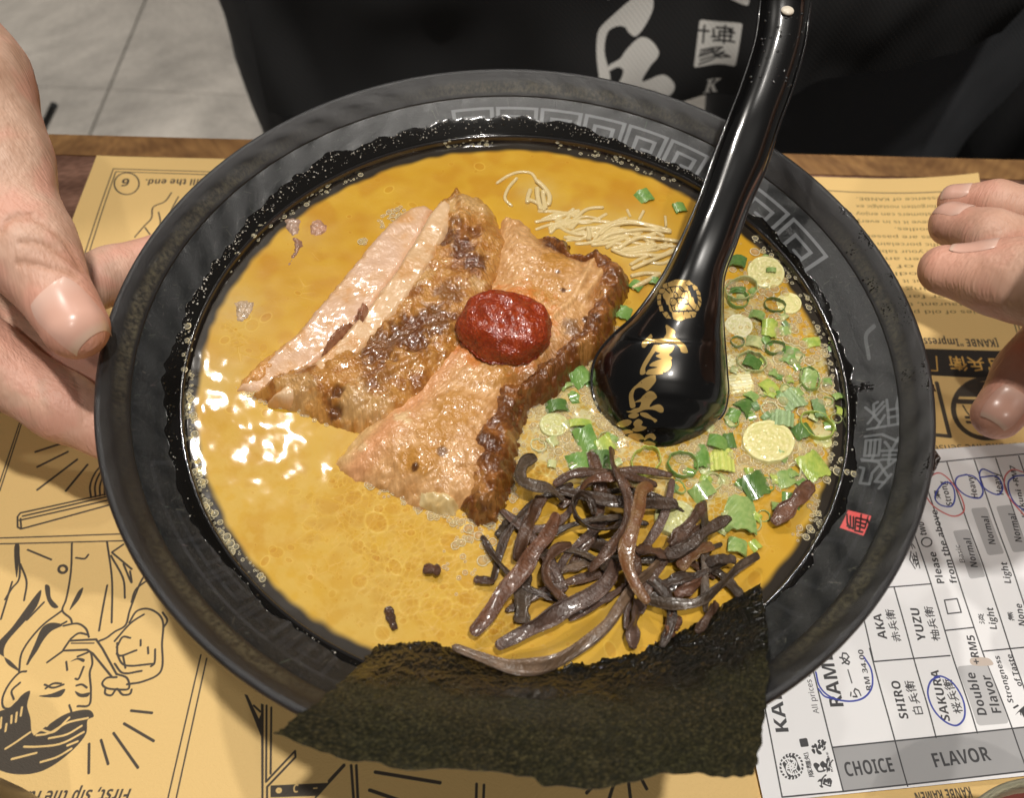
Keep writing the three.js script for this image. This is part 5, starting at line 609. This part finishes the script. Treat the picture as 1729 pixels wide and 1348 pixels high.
  for (let i = 0; i < 84; i++) { const z = zone[i % zone.length], c = ['mid', 'green', 'pale', 'lime', 'grey', 'pale', 'mid'][(i * 5) % 7], w = rr(9, 19) * k, R = w * rr(0.6, 0.9); place('onion_fragment', chip(R, rr(9, 20) * k, 2 * Math.asin(Math.min(0.98, w / 2 / R)), 0.0004, G[c], i * 2.3, 0), z[0] + rr(-38, 38), z[1] + rr(-34, 34), rr(0, 3.14), rr(-0.3, 0.3), rr(-0.3, 0.3), rr(-0.0009, -0.0001), 'small spring onion fragment half buried in the foam around the spoon', 'spring onion fragments in foam'); }
  for (let i = 0; i < 22; i++) { const z = zone[(i * 3) % zone.length]; place('onion_fragment', ringG(rr(7, 15) * k, G[['pale', 'mid', 'white'][i % 3]], i * 1.9, 0.2), z[0] + rr(-36, 36), z[1] + rr(-32, 32), rr(0, 3), rr(-0.2, 0.2), rr(-0.2, 0.2), -0.001, 'small spring onion ring half sunk in the foam around the spoon', 'spring onion rings in foam'); }
  [[1268, 613, 23, 'pale', 'foam filled thin ring around the dark chip near the spoon'], [1366, 641, 20, 'mid', 'thin green ring around the chip by the right wall'], [1152, 786, 24, 'green', 'green ring just below the spoon tip'], [1090, 781, 25, 'lime', 'broth filled yellow ring under the spoon tip'], [1250, 490, 28, 'pale', 'wide pale ring right of the spoon crest'], [1245, 506, 20, 'green', 'dark rimmed oval ring below the wide pale ring'], [1307, 516, 17, 'dark', 'oval dark rimmed ring beside the yellowish round'], [1308, 588, 16, 'dark', 'oval ring full of tiny bubbles below the lime square chip'], [1245, 578, 12, 'grey', 'small grey ring against the spoon edge'], [1378, 720, 26, 'lime', 'thin broth filled ring at the right wall']].forEach(([x, y, r, c, label], i) => place('onion_ring', ringG(r * k, G[c], i * 2.1, 0.12), x, y, rr(0, 3), rr(-0.1, 0.1), rr(-0.1, 0.1), -0.0004, label));
}
// ---------------------------------------------------------------- wood ear strips
{
  const ear = mat({ vertexColors: true, roughness: 0.36, clearcoat: 0.4, clearcoatRoughness: 0.14, bumpMap: rep(grainTex, 14, 14), bumpScale: 0.0003 }, 'wood ear');
  const D = { k: [0.034, 0.019, 0.011], g: [0.052, 0.034, 0.021], b: [0.068, 0.032, 0.017], r: [0.1, 0.041, 0.02], o: [0.17, 0.068, 0.024], p: [0.074, 0.042, 0.03], m: [0.11, 0.068, 0.04] };
  const S = [ // colour, half width, base height, arch, turn, line
    ['g', 33, 4, 5, 0.5, [[455, 100], [390, 130], [375, 215], [440, 250], [520, 265], [600, 330]], 'dark grey wood ear strip hooked at the left end of the heap'], ['b', 22, 2, 4, 0.2, [[545, 250], [640, 192], [760, 178], [900, 190], [1000, 220], [1090, 250]], 'dark arched wood ear strip along the far side of the heap'], ['r', 17, 3, 6, 0.9, [[690, 275], [735, 222], [820, 204], [900, 216], [965, 262]], 'small brown arched wood ear strip inside the dark arch'], ['b', 26, 7, 7, 0.7, [[850, 48], [858, 130], [905, 230], [940, 330], [932, 430], [880, 530], [800, 630], [730, 700]], 'long brown wood ear strip standing up towards the spoon and running down the middle'], ['o', 30, 9, 5, 0.5, [[1065, 248], [1012, 272], [990, 380], [962, 480], [930, 580], [932, 680], [980, 780], [1045, 870]], 'orange brown wood ear strip bent over the top of the heap'],
    ['k', 36, 3, 3, 0.25, [[575, 275], [720, 305], [850, 330], [1000, 342], [1200, 345]], 'wide dark wood ear strip lying level below the arches'], ['k', 21, 5, 5, 1.2, [[760, 405], [735, 320], [690, 292], [650, 335], [668, 420], [740, 470], [860, 472], [915, 440]], 'dark wood ear strip curled into a loop'], ['g', 15, 4, 2, 0.2, [[730, 432], [830, 420], [905, 415]], 'thin dark strip closing the curled loop'], ['b', 38, 2, 3, 0.7, [[485, 305], [425, 420], [375, 560], [352, 650]], 'broad brown wood ear strip going down at the left of the heap'], ['r', 34, 4, 4, 0.4, [[565, 395], [520, 500], [440, 600], [380, 700], [290, 800], [210, 920], [115, 1035]], 'long reddish wood ear strip reaching to the lower left'], ['b', 21, 4, 4, 1, [[640, 560], [555, 590], [502, 680], [520, 770], [615, 862]], 'wood ear strip bent like a bracket left of the middle'],
    ['m', 24, 1, 1, 0.2, [[550, 700], [640, 680], [740, 652], [860, 655]], 'olive striped wood ear strip lying level in the middle'], ['g', 44, 1, 2, 0.2, [[400, 710], [382, 820], [378, 975]], 'grainy grey wood ear strip hanging below the long reddish one'], ['p', 38, 5, 4, 0.4, [[870, 650], [832, 750], [740, 830], [620, 890], [450, 990], [240, 1100]], 'purplish grey wood ear strip slanting to the lower left'], ['m', 30, 2, 5, 0.7, [[1150, 600], [1060, 700], [960, 790], [900, 880], [830, 980], [700, 1090], [520, 1190], [330, 1205], [150, 1150], [10, 1095]], 'longest wood ear strip, curving along the edge of the seaweed'], ['b', 34, 4, 3, 0.5, [[985, 575], [1060, 592], [1145, 622]], 'short thick wood ear chunk in the middle right'], ['b', 27, 5, 4, 0.7, [[1335, 348], [1265, 450], [1155, 560]], 'dark wood ear strip pointing up right to the green curled piece'], ['k', 26, 5, 4, 0.5, [[1475, 415], [1350, 490], [1250, 570], [1140, 625]], 'dark pointed wood ear strip right of the heap'], ['o', 29, 3, 3, 0.4, [[1385, 565], [1285, 600], [1205, 685]], 'orange brown short wood ear strip at the right'], ['k', 20, 3, 3, 0.4, [[1505, 640], [1400, 640], [1350, 665]], 'small dark wood ear strip at the right end'], ['g', 28, 4, 4, 0.7, [[1625, 615], [1520, 680], [1420, 780], [1300, 865], [1150, 872], [1030, 850]], 'long dark ridged wood ear strip reaching far right to the bowl wall'], ['r', 21, 2, 2, 0.5, [[1330, 745], [1255, 795], [1180, 820]], 'brown wood ear strip inside the right bend'], ['p', 36, 2, 2, 0.8, [[995, 855], [970, 960], [960, 1110]], 'dark purple wood ear strip pointing down to the seaweed'], ['b', 16, 2, 3, 0.5, [[1405, 865], [1345, 960], [1295, 1025]], 'thin brown wood ear strip by the seaweed corner'], ['r', 42, 1, 2, 0.8, [[1190, 935], [1165, 1000], [1150, 1050]], 'reddish wood ear chunk lying by the seaweed'], ['g', 12, 1, 1, 0.4, [[305, 435], [245, 520]], 'thin grey wood ear sliver left of the heap'], ['k', 24, 2, 3, 0.3, [[1075, 800], [1190, 742], [1300, 720]], 'dark wood ear strip behind the right bend'], ['k', 40, 0, 1, 0.2, [[690, 520], [820, 570], [960, 560]], 'dark wood ear piece under the middle of the heap'], ['g', 22, 1, 1, 0.3, [[1380, 690], [1440, 730], [1530, 830]], 'dark wood ear strip under the far right strip'], ['b', 20, 0, 1, 0.3, [[1240, 640], [1330, 690], [1400, 730]], 'brown wood ear strip beneath the orange one at right'],
    ['r', 24, 1, 1, 0.4, [[-140, 690], [-95, 690], [-50, 700]].map(([a, b]) => [a, b]), 'small dark wood ear scrap afloat left of the heap'], ['b', 14, 1, 1, 0.3, [[125, 745], [180, 748], [235, 755]], 'thin wood ear scrap afloat beside the long reddish strip'], ['r', 44, 2, 3, 0.6, [[1905, 235], [1850, 300], [1780, 370], [1700, 450]], 'broad glossy wood ear piece at the right wall below the green chips'], ['b', 16, 0, 1, 0.4, [[-330, 890], [-310, 950], [-290, 1010]], 'small dark sliver near the left end of the seaweed']];
  // more straps deep in the heap
  const deep = [[900, 900], [980, 930], [1050, 960], [1120, 930], [1160, 980], [1020, 1010], [940, 1000], [880, 960], [1080, 890], [980, 860], [1190, 940], [1100, 1030], [920, 860], [1040, 830], [1000, 900], [1060, 1000], [1140, 960], [960, 960], [1080, 850], [900, 930]];
  deep.forEach(([x, y], i) => { const a = rr(0, 3.14), l = rr(190, 330), k = rr(-110, 110), f = (t) => [(x - 760) * 3.12 + Math.cos(a) * l * t - Math.sin(a) * k * (1 - t * t), (y - 740) * 3.12 + Math.sin(a) * l * t + Math.cos(a) * k * (1 - t * t)]; S.push(['kpbgkpb'[i % 7], rr(9, 24), 0.6 + (i % 3) * 0.7, 2, rr(0.1, 0.7), [-1, -0.4, 0.3, 1].map(f), 'dark wood ear strip tangled deep inside the heap']); });
  const strap = (P, W2, turn, s) => { const c = spl(P), n = 120, m = 26, Q = c.getSpacedPoints(n), up = V(0, 1, 0); return grid(m, n, (u, v) => {
    const i = Math.round(v * n), t = Q[Math.min(i + 1, n)].clone().sub(Q[Math.max(i - 1, 0)]).normalize(), sd = t.clone().cross(up).normalize(), bn = sd.clone().cross(t), a = u * 2 * Math.PI, ca = Math.cos(a), sa = Math.sin(a), end = Math.pow(Math.max(0, 1 - Math.pow(Math.abs(2 * v - 1), 44)), 0.5);
    const w = W2 * (0.88 + 0.28 * noise(v * 3, s, 1)) * (0.72 + 0.28 * Math.min(1, Math.min(v, 1 - v) * 7 + 0.1)) * end, h = Math.max(0.00028, W2 * 0.11) * end, curl = 0.4 * noise(v * 2.4, s, 7) + 0.1, X = w * Math.sign(ca) * Math.pow(Math.abs(ca), 0.6), Y = h * Math.sign(sa) * Math.pow(Math.abs(sa), 0.45) + curl * w * (ca * ca - 0.5), q = turn * 1.15 * (0.5 + 1.1 * noise(v * 2, s, 4));
    return Q[i].clone().addScaledVector(sd, X * Math.cos(q) - Y * Math.sin(q)).addScaledVector(bn, X * Math.sin(q) + Y * Math.cos(q)); }, true); };
  S.forEach(([c, w, base, arch, turn, pts, label], i) => {
    const n = pts.length, P = pts.map(([x, y], j) => { const t = j / (n - 1); return at(x / 3.12 + 760, y / 3.12 + 740, BROTH + 0.0006 + base * 0.00085 + arch * 0.0007 * Math.sin(t * Math.PI)); }), W2 = (w * 0.8 + 10) / 3.12 / 5700, s = i * 3.7;
    const g = strap(P, W2, turn, s), p = g.attributes.position, nm = g.attributes.normal, uv = g.attributes.uv;
    for (let j = 0; j < p.count; j++) { const a = uv.getX(j) * 2 * Math.PI, d = 0.00012 * Math.sin(a * 6 + s) * (w > 20 ? 1 : 0.4) + 0.00006 * noise(a * 2, uv.getY(j) * 40, s); p.setXYZ(j, p.getX(j) + nm.getX(j) * d, p.getY(j) + nm.getY(j) * d, p.getZ(j) + nm.getZ(j) * d); }
    g.computeVertexNormals();
    const q = D[c], hi = q.map((e, k2) => Math.min(0.26, e * 2.1 + 0.01)); colour(g, (x, y, z, j) => { const a = uv.getX(j) * 2 * Math.PI; return mix3(q, hi, clamp(0.32 + 0.5 * Math.sin(a + s) * 0.5 + 0.7 * fbm(x * 240, z * 240, s) + 0.25 * noise(a * 3, uv.getY(j) * 5, s), 0, 1)); });
    for (let j = 0; j < uv.count; j++) uv.setXY(j, uv.getX(j) * 0.02, uv.getY(j) * 0.06);
    solo('wood_ear_strip', g, ear, label, 'wood ear', 'wood ear strips heaped at the near side');
  });
}
// ---------------------------------------------------------------- the person across the table
const person = thing('person', 'person in a black apron and dark trousers holding the bowl from across the table', 'person');
{
  const cone = (p, a, b, ra, rb) => { const ax = b.x - a.x, ay = b.y - a.y, az = b.z - a.z, t = clamp(((p[0] - a.x) * ax + (p[1] - a.y) * ay + (p[2] - a.z) * az) / (ax * ax + ay * ay + az * az), 0, 1); return Math.hypot(p[0] - a.x - ax * t, p[1] - a.y - ay * t, p[2] - a.z - az * t) - lerp(ra, rb, t); };
  const smin = (a, b, k) => { const h = Math.max(k - Math.abs(a - b), 0) / k; return Math.min(a, b) - h * h * k * 0.25; };
  const chain = (p, c, k) => { let d = 9; for (let i = 1; i < c.length; i++) d = smin(d, cone(p, c[i - 1][0], c[i][0], c[i - 1][1], c[i][1]), k); return d; };
  const mesh = (field, lo, hi, res) => {
    const s = Math.max(hi.x - lo.x, hi.y - lo.y, hi.z - lo.z), mc = new MarchingCubes(res, new THREE.MeshStandardMaterial(), false, false, 900000); mc.isolation = 0;
    const half = res / 2, f = mc.field; for (let k = 0; k < res; k++) for (let j = 0; j < res; j++) for (let i = 0; i < res; i++) f[i + j * res + k * res * res] = -field([lo.x + (s * i) / res, lo.y + (s * j) / res, lo.z + (s * k) / res]) * 1000;
    mc.update(); const n = mc.count, P = mc.positionArray, out = new Float32Array(n * 3), N = new Float32Array(n * 3), e = 0.0006;
    for (let i = 0; i < n; i++) {
      const q = [lo.x + ((P[3 * i] + 1) / 2) * s, lo.y + ((P[3 * i + 1] + 1) / 2) * s, lo.z + ((P[3 * i + 2] + 1) / 2) * s];
      const gx = field([q[0] + e, q[1], q[2]]) - field([q[0] - e, q[1], q[2]]), gy = field([q[0], q[1] + e, q[2]]) - field([q[0], q[1] - e, q[2]]), gz = field([q[0], q[1], q[2] + e]) - field([q[0], q[1], q[2] - e]), l = Math.hypot(gx, gy, gz) || 1, d = field(q);
      out[3 * i] = q[0] - (gx / l) * d; out[3 * i + 1] = q[1] - (gy / l) * d; out[3 * i + 2] = q[2] - (gz / l) * d; N[3 * i] = gx / l; N[3 * i + 1] = gy / l; N[3 * i + 2] = gz / l;
    }
    const g = new THREE.BufferGeometry(); g.setAttribute('position', new THREE.BufferAttribute(out, 3)); g.setAttribute('normal', new THREE.BufferAttribute(N, 3)); return g;
  };
  const J = (x, y, h, r) => [at(x, y, h), r];
  // hand on the left of the picture: thumb on the rim, fingers under it
  const wristL = at(-215, 70, 0.13), thumbL = [[wristL, 0.024], J(-84, 150, 0.124, 0.021), J(-14, 268, 0.1135, 0.0146), J(48, 420, 0.105, 0.0116), J(128, 552, 0.0968, 0.0089)];
  const left = [
    [[wristL, 0.026], J(-150, 300, 0.092, 0.024), J(-130, 500, 0.072, 0.016)], [[wristL, 0.024], J(-120, 260, 0.075, 0.022), J(-70, 450, 0.05, 0.014)],
    [J(-140, 505, 0.075, 0.0145), J(-20, 610, 0.066, 0.0115), J(105, 686, 0.0555, 0.0102), J(205, 742, 0.0465, 0.0086)], [J(-120, 480, 0.064, 0.014), J(30, 585, 0.052, 0.0108), J(180, 650, 0.0405, 0.009)], [J(-80, 470, 0.052, 0.0135), J(110, 500, 0.045, 0.0106), J(190, 464, 0.0425, 0.0098), J(280, 432, 0.039, 0.0088)]];
  const crease = [plan([[22, 388], [62, 378], [98, 390], [112, 412]], 0.115), plan([[38, 412], [74, 406], [112, 416]], 0.115), plan([[24, 434], [64, 434], [106, 430]], 0.115), plan([[10, 402], [28, 382], [60, 372]], 0.115)];
  const handL = (p) => { let palm = smin(chain(p, left[0], 0.01), chain(p, left[1], 0.01), 0.02), d = smin(palm, chain(p, thumbL, 0.008), 0.012); for (let i = 2; i < 5; i++) d = smin(d, smin(palm, chain(p, left[i], 0.004), 0.01), 0.0015); if (p[1] > 0.1) for (const l of crease) { const q = lineD(l, p[0], p[2]); if (q < 0.003) d += 0.0005 * Math.exp(-((q / 0.0007) ** 2)); } d += 0.00012 * noise(p[0] * 120, p[1] * 120, p[2] * 120); return d; };
  // hand on the right, letting go of the rim
  const wristR = at(2100, 420, 0.15), thumbR = [[wristR, 0.024], J(1930, 470, 0.122, 0.016), J(1770, 478, 0.113, 0.0118), J(1690, 470, 0.108, 0.0096), J(1594, 456, 0.103, 0.0072)];
  const right = [[[wristR, 0.028], J(2030, 520, 0.1, 0.024), J(1960, 580, 0.088, 0.016)], [[wristR, 0.026], J(1960, 440, 0.085, 0.018)], [J(1940, 560, 0.088, 0.0125), J(1775, 596, 0.088, 0.0098), J(1738, 630, 0.086, 0.009), J(1684, 700, 0.081, 0.0072)], [J(1920, 450, 0.085, 0.0115), J(1745, 420, 0.082, 0.0092), J(1672, 402, 0.083, 0.0088), J(1606, 380, 0.076, 0.0074)], [J(1910, 415, 0.08, 0.0105), J(1745, 360, 0.073, 0.0082), J(1682, 344, 0.072, 0.0076), J(1614, 342, 0.066, 0.0064)]];
  const handR = (p) => { let palm = smin(chain(p, right[0], 0.01), chain(p, right[1], 0.01), 0.02), d = smin(palm, chain(p, thumbR, 0.006), 0.01); for (let i = 2; i < 5; i++) d = smin(d, smin(palm, chain(p, right[i], 0.004), 0.009), 0.0015); return d + 0.00012 * noise(p[0] * 120, p[1] * 120, p[2] * 120); };
  const bounds = (list, m) => { const b = new THREE.Box3(); list.flat().forEach(([p, r]) => b.expandByPoint(p.clone().addScalar(r)).expandByPoint(p.clone().subScalar(r))); return b.expandByScalar(m); };
  const bL = bounds([...left, thumbL], 0.004), bR = bounds([...right, thumbR], 0.004);
  // arms and trunk in coarser cells; they begin inside the wrists
  const elbL = V(-0.45, 0.32, -0.24), shL = V(-0.14, 0.6, -0.54), elbR = V(0.46, 0.3, -0.37), shR = V(0.26, 0.6, -0.54), mid = V(0.06, 0.58, -0.55), hip = V(0.06, 0.12, -0.56);
  const body = (p) => { let d = chain(p, [[wristL, 0.0255], [elbL, 0.043], [shL, 0.055]], 0.03); d = Math.min(d, chain(p, [[wristR, 0.0275], [elbR, 0.043], [shR, 0.055]], 0.03)); const t = smin(cone(p, mid, hip, 0.1, 0.1), smin(cone(p, V(-0.06, 0.5, -0.56), V(-0.02, 0.1, -0.56), 0.1, 0.1), cone(p, V(0.18, 0.5, -0.56), V(0.14, 0.1, -0.56), 0.1, 0.1), 0.06), 0.05); return smin(d, t, 0.04); };
  const gL = mesh(handL, bL.min, bL.max, 128), gR = mesh(handR, bR.min, bR.max, 104), gB = mesh(body, V(-0.45, 0, -0.72), V(0.6, 0.75, 0), 96);
  const all = mergeGeometries([gL, gR, gB]), nail = at(130, 545, 0.105);
  const tips = [thumbL, ...left.slice(2), thumbR, ...right.slice(2)].map((c) => c[c.length - 1][0]), knuck = [thumbL[3][0], left[2][1][0], left[2][2][0]];
  colour(planUV(all), (x, y, z) => { let red = 0; for (const t of tips) red = Math.max(red, Math.exp(-((Math.hypot(x - t.x, y - t.y, z - t.z) / 0.02) ** 2))); for (const t of knuck) red = Math.max(red, 0.5 * Math.exp(-((Math.hypot(x - t.x, y - t.y, z - t.z) / 0.014) ** 2))); const n = fbm(x * 90, y * 90, z * 90), m = noise(x * 420, y * 420, z * 420); let c = mix3([0.72, 0.48, 0.36], [0.62, 0.385, 0.275], clamp(0.5 + 1.3 * n + 0.3 * m, 0, 1)); c = mix3(c, [0.74, 0.36, 0.27], clamp(fbm(x * 55, y * 55 + 7, z * 55) * 1.8 + 0.1, 0, 0.6)); c = mix3(c, [0.76, 0.36, 0.26], red * 0.75); if (y > 0.09 && x < 0) { let q = 1; for (const l of crease) q = Math.min(q, lineD(l, x, z)); c = mix3(c, [0.42, 0.2, 0.11], 0.5 * Math.exp(-((q / 0.0008) ** 2))); } return c; });
  const body_ = part('body', all, mat({ vertexColors: true, roughness: 0.52, sheen: 0.3, sheenColor: new THREE.Color(0.9, 0.5, 0.4), sheenRoughness: 0.5, bumpMap: rep(grainTex, 11), bumpScale: 0.0003 }, 'skin'), person);
  // nails lie on the skin of the thumb tips
  const nailOn = (field, c0, dir, side, len, wid, label) => {
    const up = dir.clone().cross(side).normalize(); if (up.y < 0) up.negate();
    const drop = (p) => { let t = 0.012; for (let i = 0; i < 40; i++) { const q = p.clone().addScaledVector(up, t), d = field([q.x, q.y, q.z]); t -= d * 0.9; if (Math.abs(d) < 1e-5) break; } t = Math.max(t, -0.004); return p.clone().addScaledVector(up, t); };
    const g = grid(26, 30, (u, v) => { const X = (u - 0.5) * 2, Y = (v - 0.5) * 2, sx = X * Math.sqrt(1 - 0.42 * Math.pow(Math.max(0, Math.abs(Y)), 3)), q = drop(c0.clone().addScaledVector(side, sx * wid).addScaledVector(dir, Y * len)), e = Math.max(Math.abs(X), Math.abs(Y)), k = 1 - Math.pow(e, 8); return q.addScaledVector(up, 0.0001 + 0.0003 * k + 0.0002 * Math.max(0, Y) * Math.max(0, Y)); });
    colour(g, (x, y, z, i) => { const v = Math.floor(i / 27) / 30; return mix3(mix3([0.82, 0.54, 0.44], [0.78, 0.46, 0.36], smoothstep(v, 0.05, 0.4)), [0.8, 0.57, 0.45], smoothstep(v, 0.86, 0.97)); });
    part('nail', g, mat({ vertexColors: true, roughness: 0.32, clearcoat: 0.25, clearcoatRoughness: 0.2, side: THREE.DoubleSide }, 'nail'), body_);
  };
  { const a = at(86, 508, 0.107), b = at(160, 582, 0.1015), d = b.clone().sub(a).normalize(), s = at(168, 520, 0.1035).sub(at(84, 580, 0.1035)).normalize(); nailOn(handL, at(124, 546, 0.0975), d, s, 0.0082, 0.0072); }
  { const d = thumbR[4][0].clone().sub(thumbR[3][0]).normalize(), s = V(-d.z, 0, d.x); nailOn(handR, at(1640, 452, 0.1045), d, s, 0.0058, 0.0048); }
  for (const c of [right[2], right[3], right[4]]) { const n = c.length, t = c[n - 1][0], b = c[n - 2][0], d = t.clone().sub(b).normalize(), s = V(-d.z, 0, d.x).normalize(), r = c[n - 1][1]; nailOn(handR, t.clone().lerp(b, 0.02), d, s, r * 0.75, r * 0.66); }
  // shirt sleeves and trunk
  const shirtField = (p) => { let d = Math.min(chain(p, [[elbL.clone().lerp(shL, 0.35), 0.062], [shL, 0.07]], 0.03), chain(p, [[elbR.clone().lerp(shR, 0.35), 0.062], [shR, 0.07]], 0.03)); const t = smin(cone(p, mid, hip, 0.112, 0.112), smin(cone(p, V(-0.06, 0.52, -0.56), V(-0.02, 0.1, -0.56), 0.112, 0.112), cone(p, V(0.18, 0.52, -0.56), V(0.14, 0.1, -0.56), 0.112, 0.112), 0.06), 0.05); return smin(d, t, 0.05); };
  part('shirt', planUV(mesh(shirtField, V(-0.4, -0.05, -0.75), V(0.52, 0.75, -0.3), 72)), mat({ color: lin(0.012, 0.012, 0.013), roughness: 0.85 }, 'black cotton'), person);
  // trousers: legs with a twill weave
  const twill = dataTex(128, 128, (u, v) => { const n = 0.5 + 0.5 * Math.sin((u + v) * 2 * Math.PI * 16); return [n, n, n]; });
  const leg = (cx, cz, rx, rz, y0, y1) => grid(64, 40, (u, v) => { const a = -u * 2 * Math.PI, y = lerp(y0, y1, v), k = 0.78 + 0.3 * v, w = 1 + 0.05 * noise(Math.cos(a) * 1.5, y * 5, cx * 9) + 0.02 * noise(Math.cos(a) * 4, y * 14, cx); return V(cx + rx * k * w * Math.cos(a), y, cz + rz * k * w * Math.sin(a)); }, true);
  const trousers = [leg(-0.15, -0.55, 0.115, 0.1, FLOOR, 0.16), leg(0.315, -0.56, 0.14, 0.1, FLOOR, 0.16)];
  for (const t of trousers) { const u = t.attributes.uv; for (let i = 0; i < u.count; i++) u.setXY(i, u.getX(i) * 14, u.getY(i) * 18); }
  part('trousers', mergeGeometries(trousers), mat({ color: lin(0.085, 0.09, 0.1), roughness: 0.85, bumpMap: twill, bumpScale: 0.0002 }, 'dark twill'), person);
  // apron with the printed signs
  const AZ = (x) => -0.402 - 0.22 * (x - 0.07) ** 2, onA = (x, y) => { let p = atz(x, y, -0.4); for (let i = 0; i < 4; i++) p = atz(x, y, AZ(p.x)); return p; };
  const hem = [[455, 182], [560, 184], [760, 182], [980, 178], [1160, 170], [1300, 164], [1420, 138], [1560, 98], [1692, 58]].map(([x, y]) => onA(x, y)), hc = spl(hem), x0 = hem[0].x - 0.03, x1 = hem[8].x + 0.04, y0 = -0.3, y1 = 0.35, K = 2048 / (x1 - x0) * 0.98;
  const pr = new Print(2048, 2048, (x, y) => { const p = onA(x, y); return [((p.x - x0) / (x1 - x0)) * 2048, (1 - (p.y - y0) / (y1 - y0)) * 2048]; }, '#272728'), wh = '#f4f2ec';
  pr.from(960, 0, 3.93); brush(pr, '兵', [176, -10], [535, 10], [-12, 535], wh);
  pr.from(960, 0, 3.93).fill([[235, -30], [300, -30], [262, 8]], wh).fill([[1050, -20], [1110, 20], [1190, 48], [1200, 10], [1150, 0]], wh, true).fill([[850, 10], [900, -20], [940, -20]], wh);
  { const b = [[885, 160], [1135, 178], [1090, 420], [845, 412]]; pr.line([...b, b[0]], 12, wh); pr.fill(b, wh); pr.line([...b, b[0]], 10, wh); const P = pr; for (const l of [[[865, 205], [930, 212]], [[902, 178], [890, 280]], [[960, 200], [965, 240]], [[950, 245], [985, 250]], [[980, 190], [1090, 200]], [[1040, 180], [1030, 290]], [[1000, 215], [1000, 262]], [[1000, 215], [1088, 222]], [[1080, 215], [1072, 265]], [[1000, 240], [1084, 246]], [[960, 270], [1100, 278]], [[1060, 200], [1100, 225]], [[875, 325], [950, 318], [1020, 318]], [[865, 360], [930, 352], [985, 335]], [[870, 345], [960, 330]], [[865, 410], [950, 395], [1020, 360], [1070, 375]], [[870, 385], [960, 372], [1030, 345]], [[1010, 318], [985, 345]], [[960, 350], [1000, 385], [1070, 375]]]) P.line(l, 4.4, '#272728'); }
  pr.text('K', [890, 648], [990, 650], 64, wh, 'serif');
  const face = (u, v, back) => { const h = hc.getPoint(u), y = h.y + v * (y1 - 0.02 - h.y), w = 0.004 * Math.sin(u * 19) * (1 - v * 0.5) + 0.011 * noise(u * 4, v * 3, 5) + 0.004 * noise(u * 11, v * 5, 8), x = h.x + (u > 0.9 ? (u - 0.9) * 0.1 * v : 0); return V(x, y, AZ(x) + w - (back ? 0.0015 : 0) + 0.03 * v * 0); };
  const ag = grid(120, 60, (u, v) => face(u, v, false)), uv = ag.attributes.uv, ap = ag.attributes.position; for (let i = 0; i < uv.count; i++) uv.setXY(i, (ap.getX(i) - x0) / (x1 - x0), (ap.getY(i) - y0) / (y1 - y0));
  const bk = grid(120, 60, (u, v) => face(1 - u, v, true)), eh = grid(120, 1, (u, v) => face(u, 0, v < 0.5)), el = grid(1, 60, (u, v) => face(0, v, u < 0.5)), er = grid(1, 60, (u, v) => face(1, v, u > 0.5));
  for (const g of [bk, eh, el, er]) g.attributes.uv.array.fill(0.002);
  part('apron', mergeGeometries([ag, bk, eh, el, er]), mat({ map: pr.texture(), roughness: 0.8, bumpMap: rep(twill, 10), bumpScale: 0.00012 }, 'black apron cloth'), person);
}
{ // dark padded bench behind the table at the far right
  const pts = [[1664, 168], [1729, 108]].map(([x, y]) => atz(x, y, -0.52)), b = thing('padded_bench', 'black padded bench edge behind the table at the far right', 'bench', null, V(0, 0, 0)), s = new THREE.Shape(); s.moveTo(pts[0].x, FLOOR + 0.1); s.lineTo(pts[0].x, pts[0].y - 0.03); s.quadraticCurveTo(pts[0].x + 0.004, pts[0].y, pts[0].x + 0.03, pts[0].y + 0.03); s.lineTo(pts[1].x + 0.3, pts[1].y + 0.22); s.lineTo(pts[1].x + 0.3, FLOOR + 0.1);
  part('cushion', planUV(new THREE.ExtrudeGeometry(s, { depth: 0.16, bevelEnabled: true, bevelSize: 0.008, bevelThickness: 0.01, bevelSegments: 4 }).translate(0, 0, -0.6)), mat({ color: lin(0.012, 0.012, 0.013), roughness: 0.7, bumpMap: rep(grainTex, 20), bumpScale: 0.0003 }, 'black cover'), b);
  part('bench_base', new THREE.BoxGeometry(0.3, 0.1, 0.12).translate(pts[0].x + 0.2, FLOOR + 0.05, -0.52), mat({ color: lin(0.02, 0.015, 0.01), roughness: 0.6 }, 'dark wood'), b);
}
renderer.render(scene, camera);
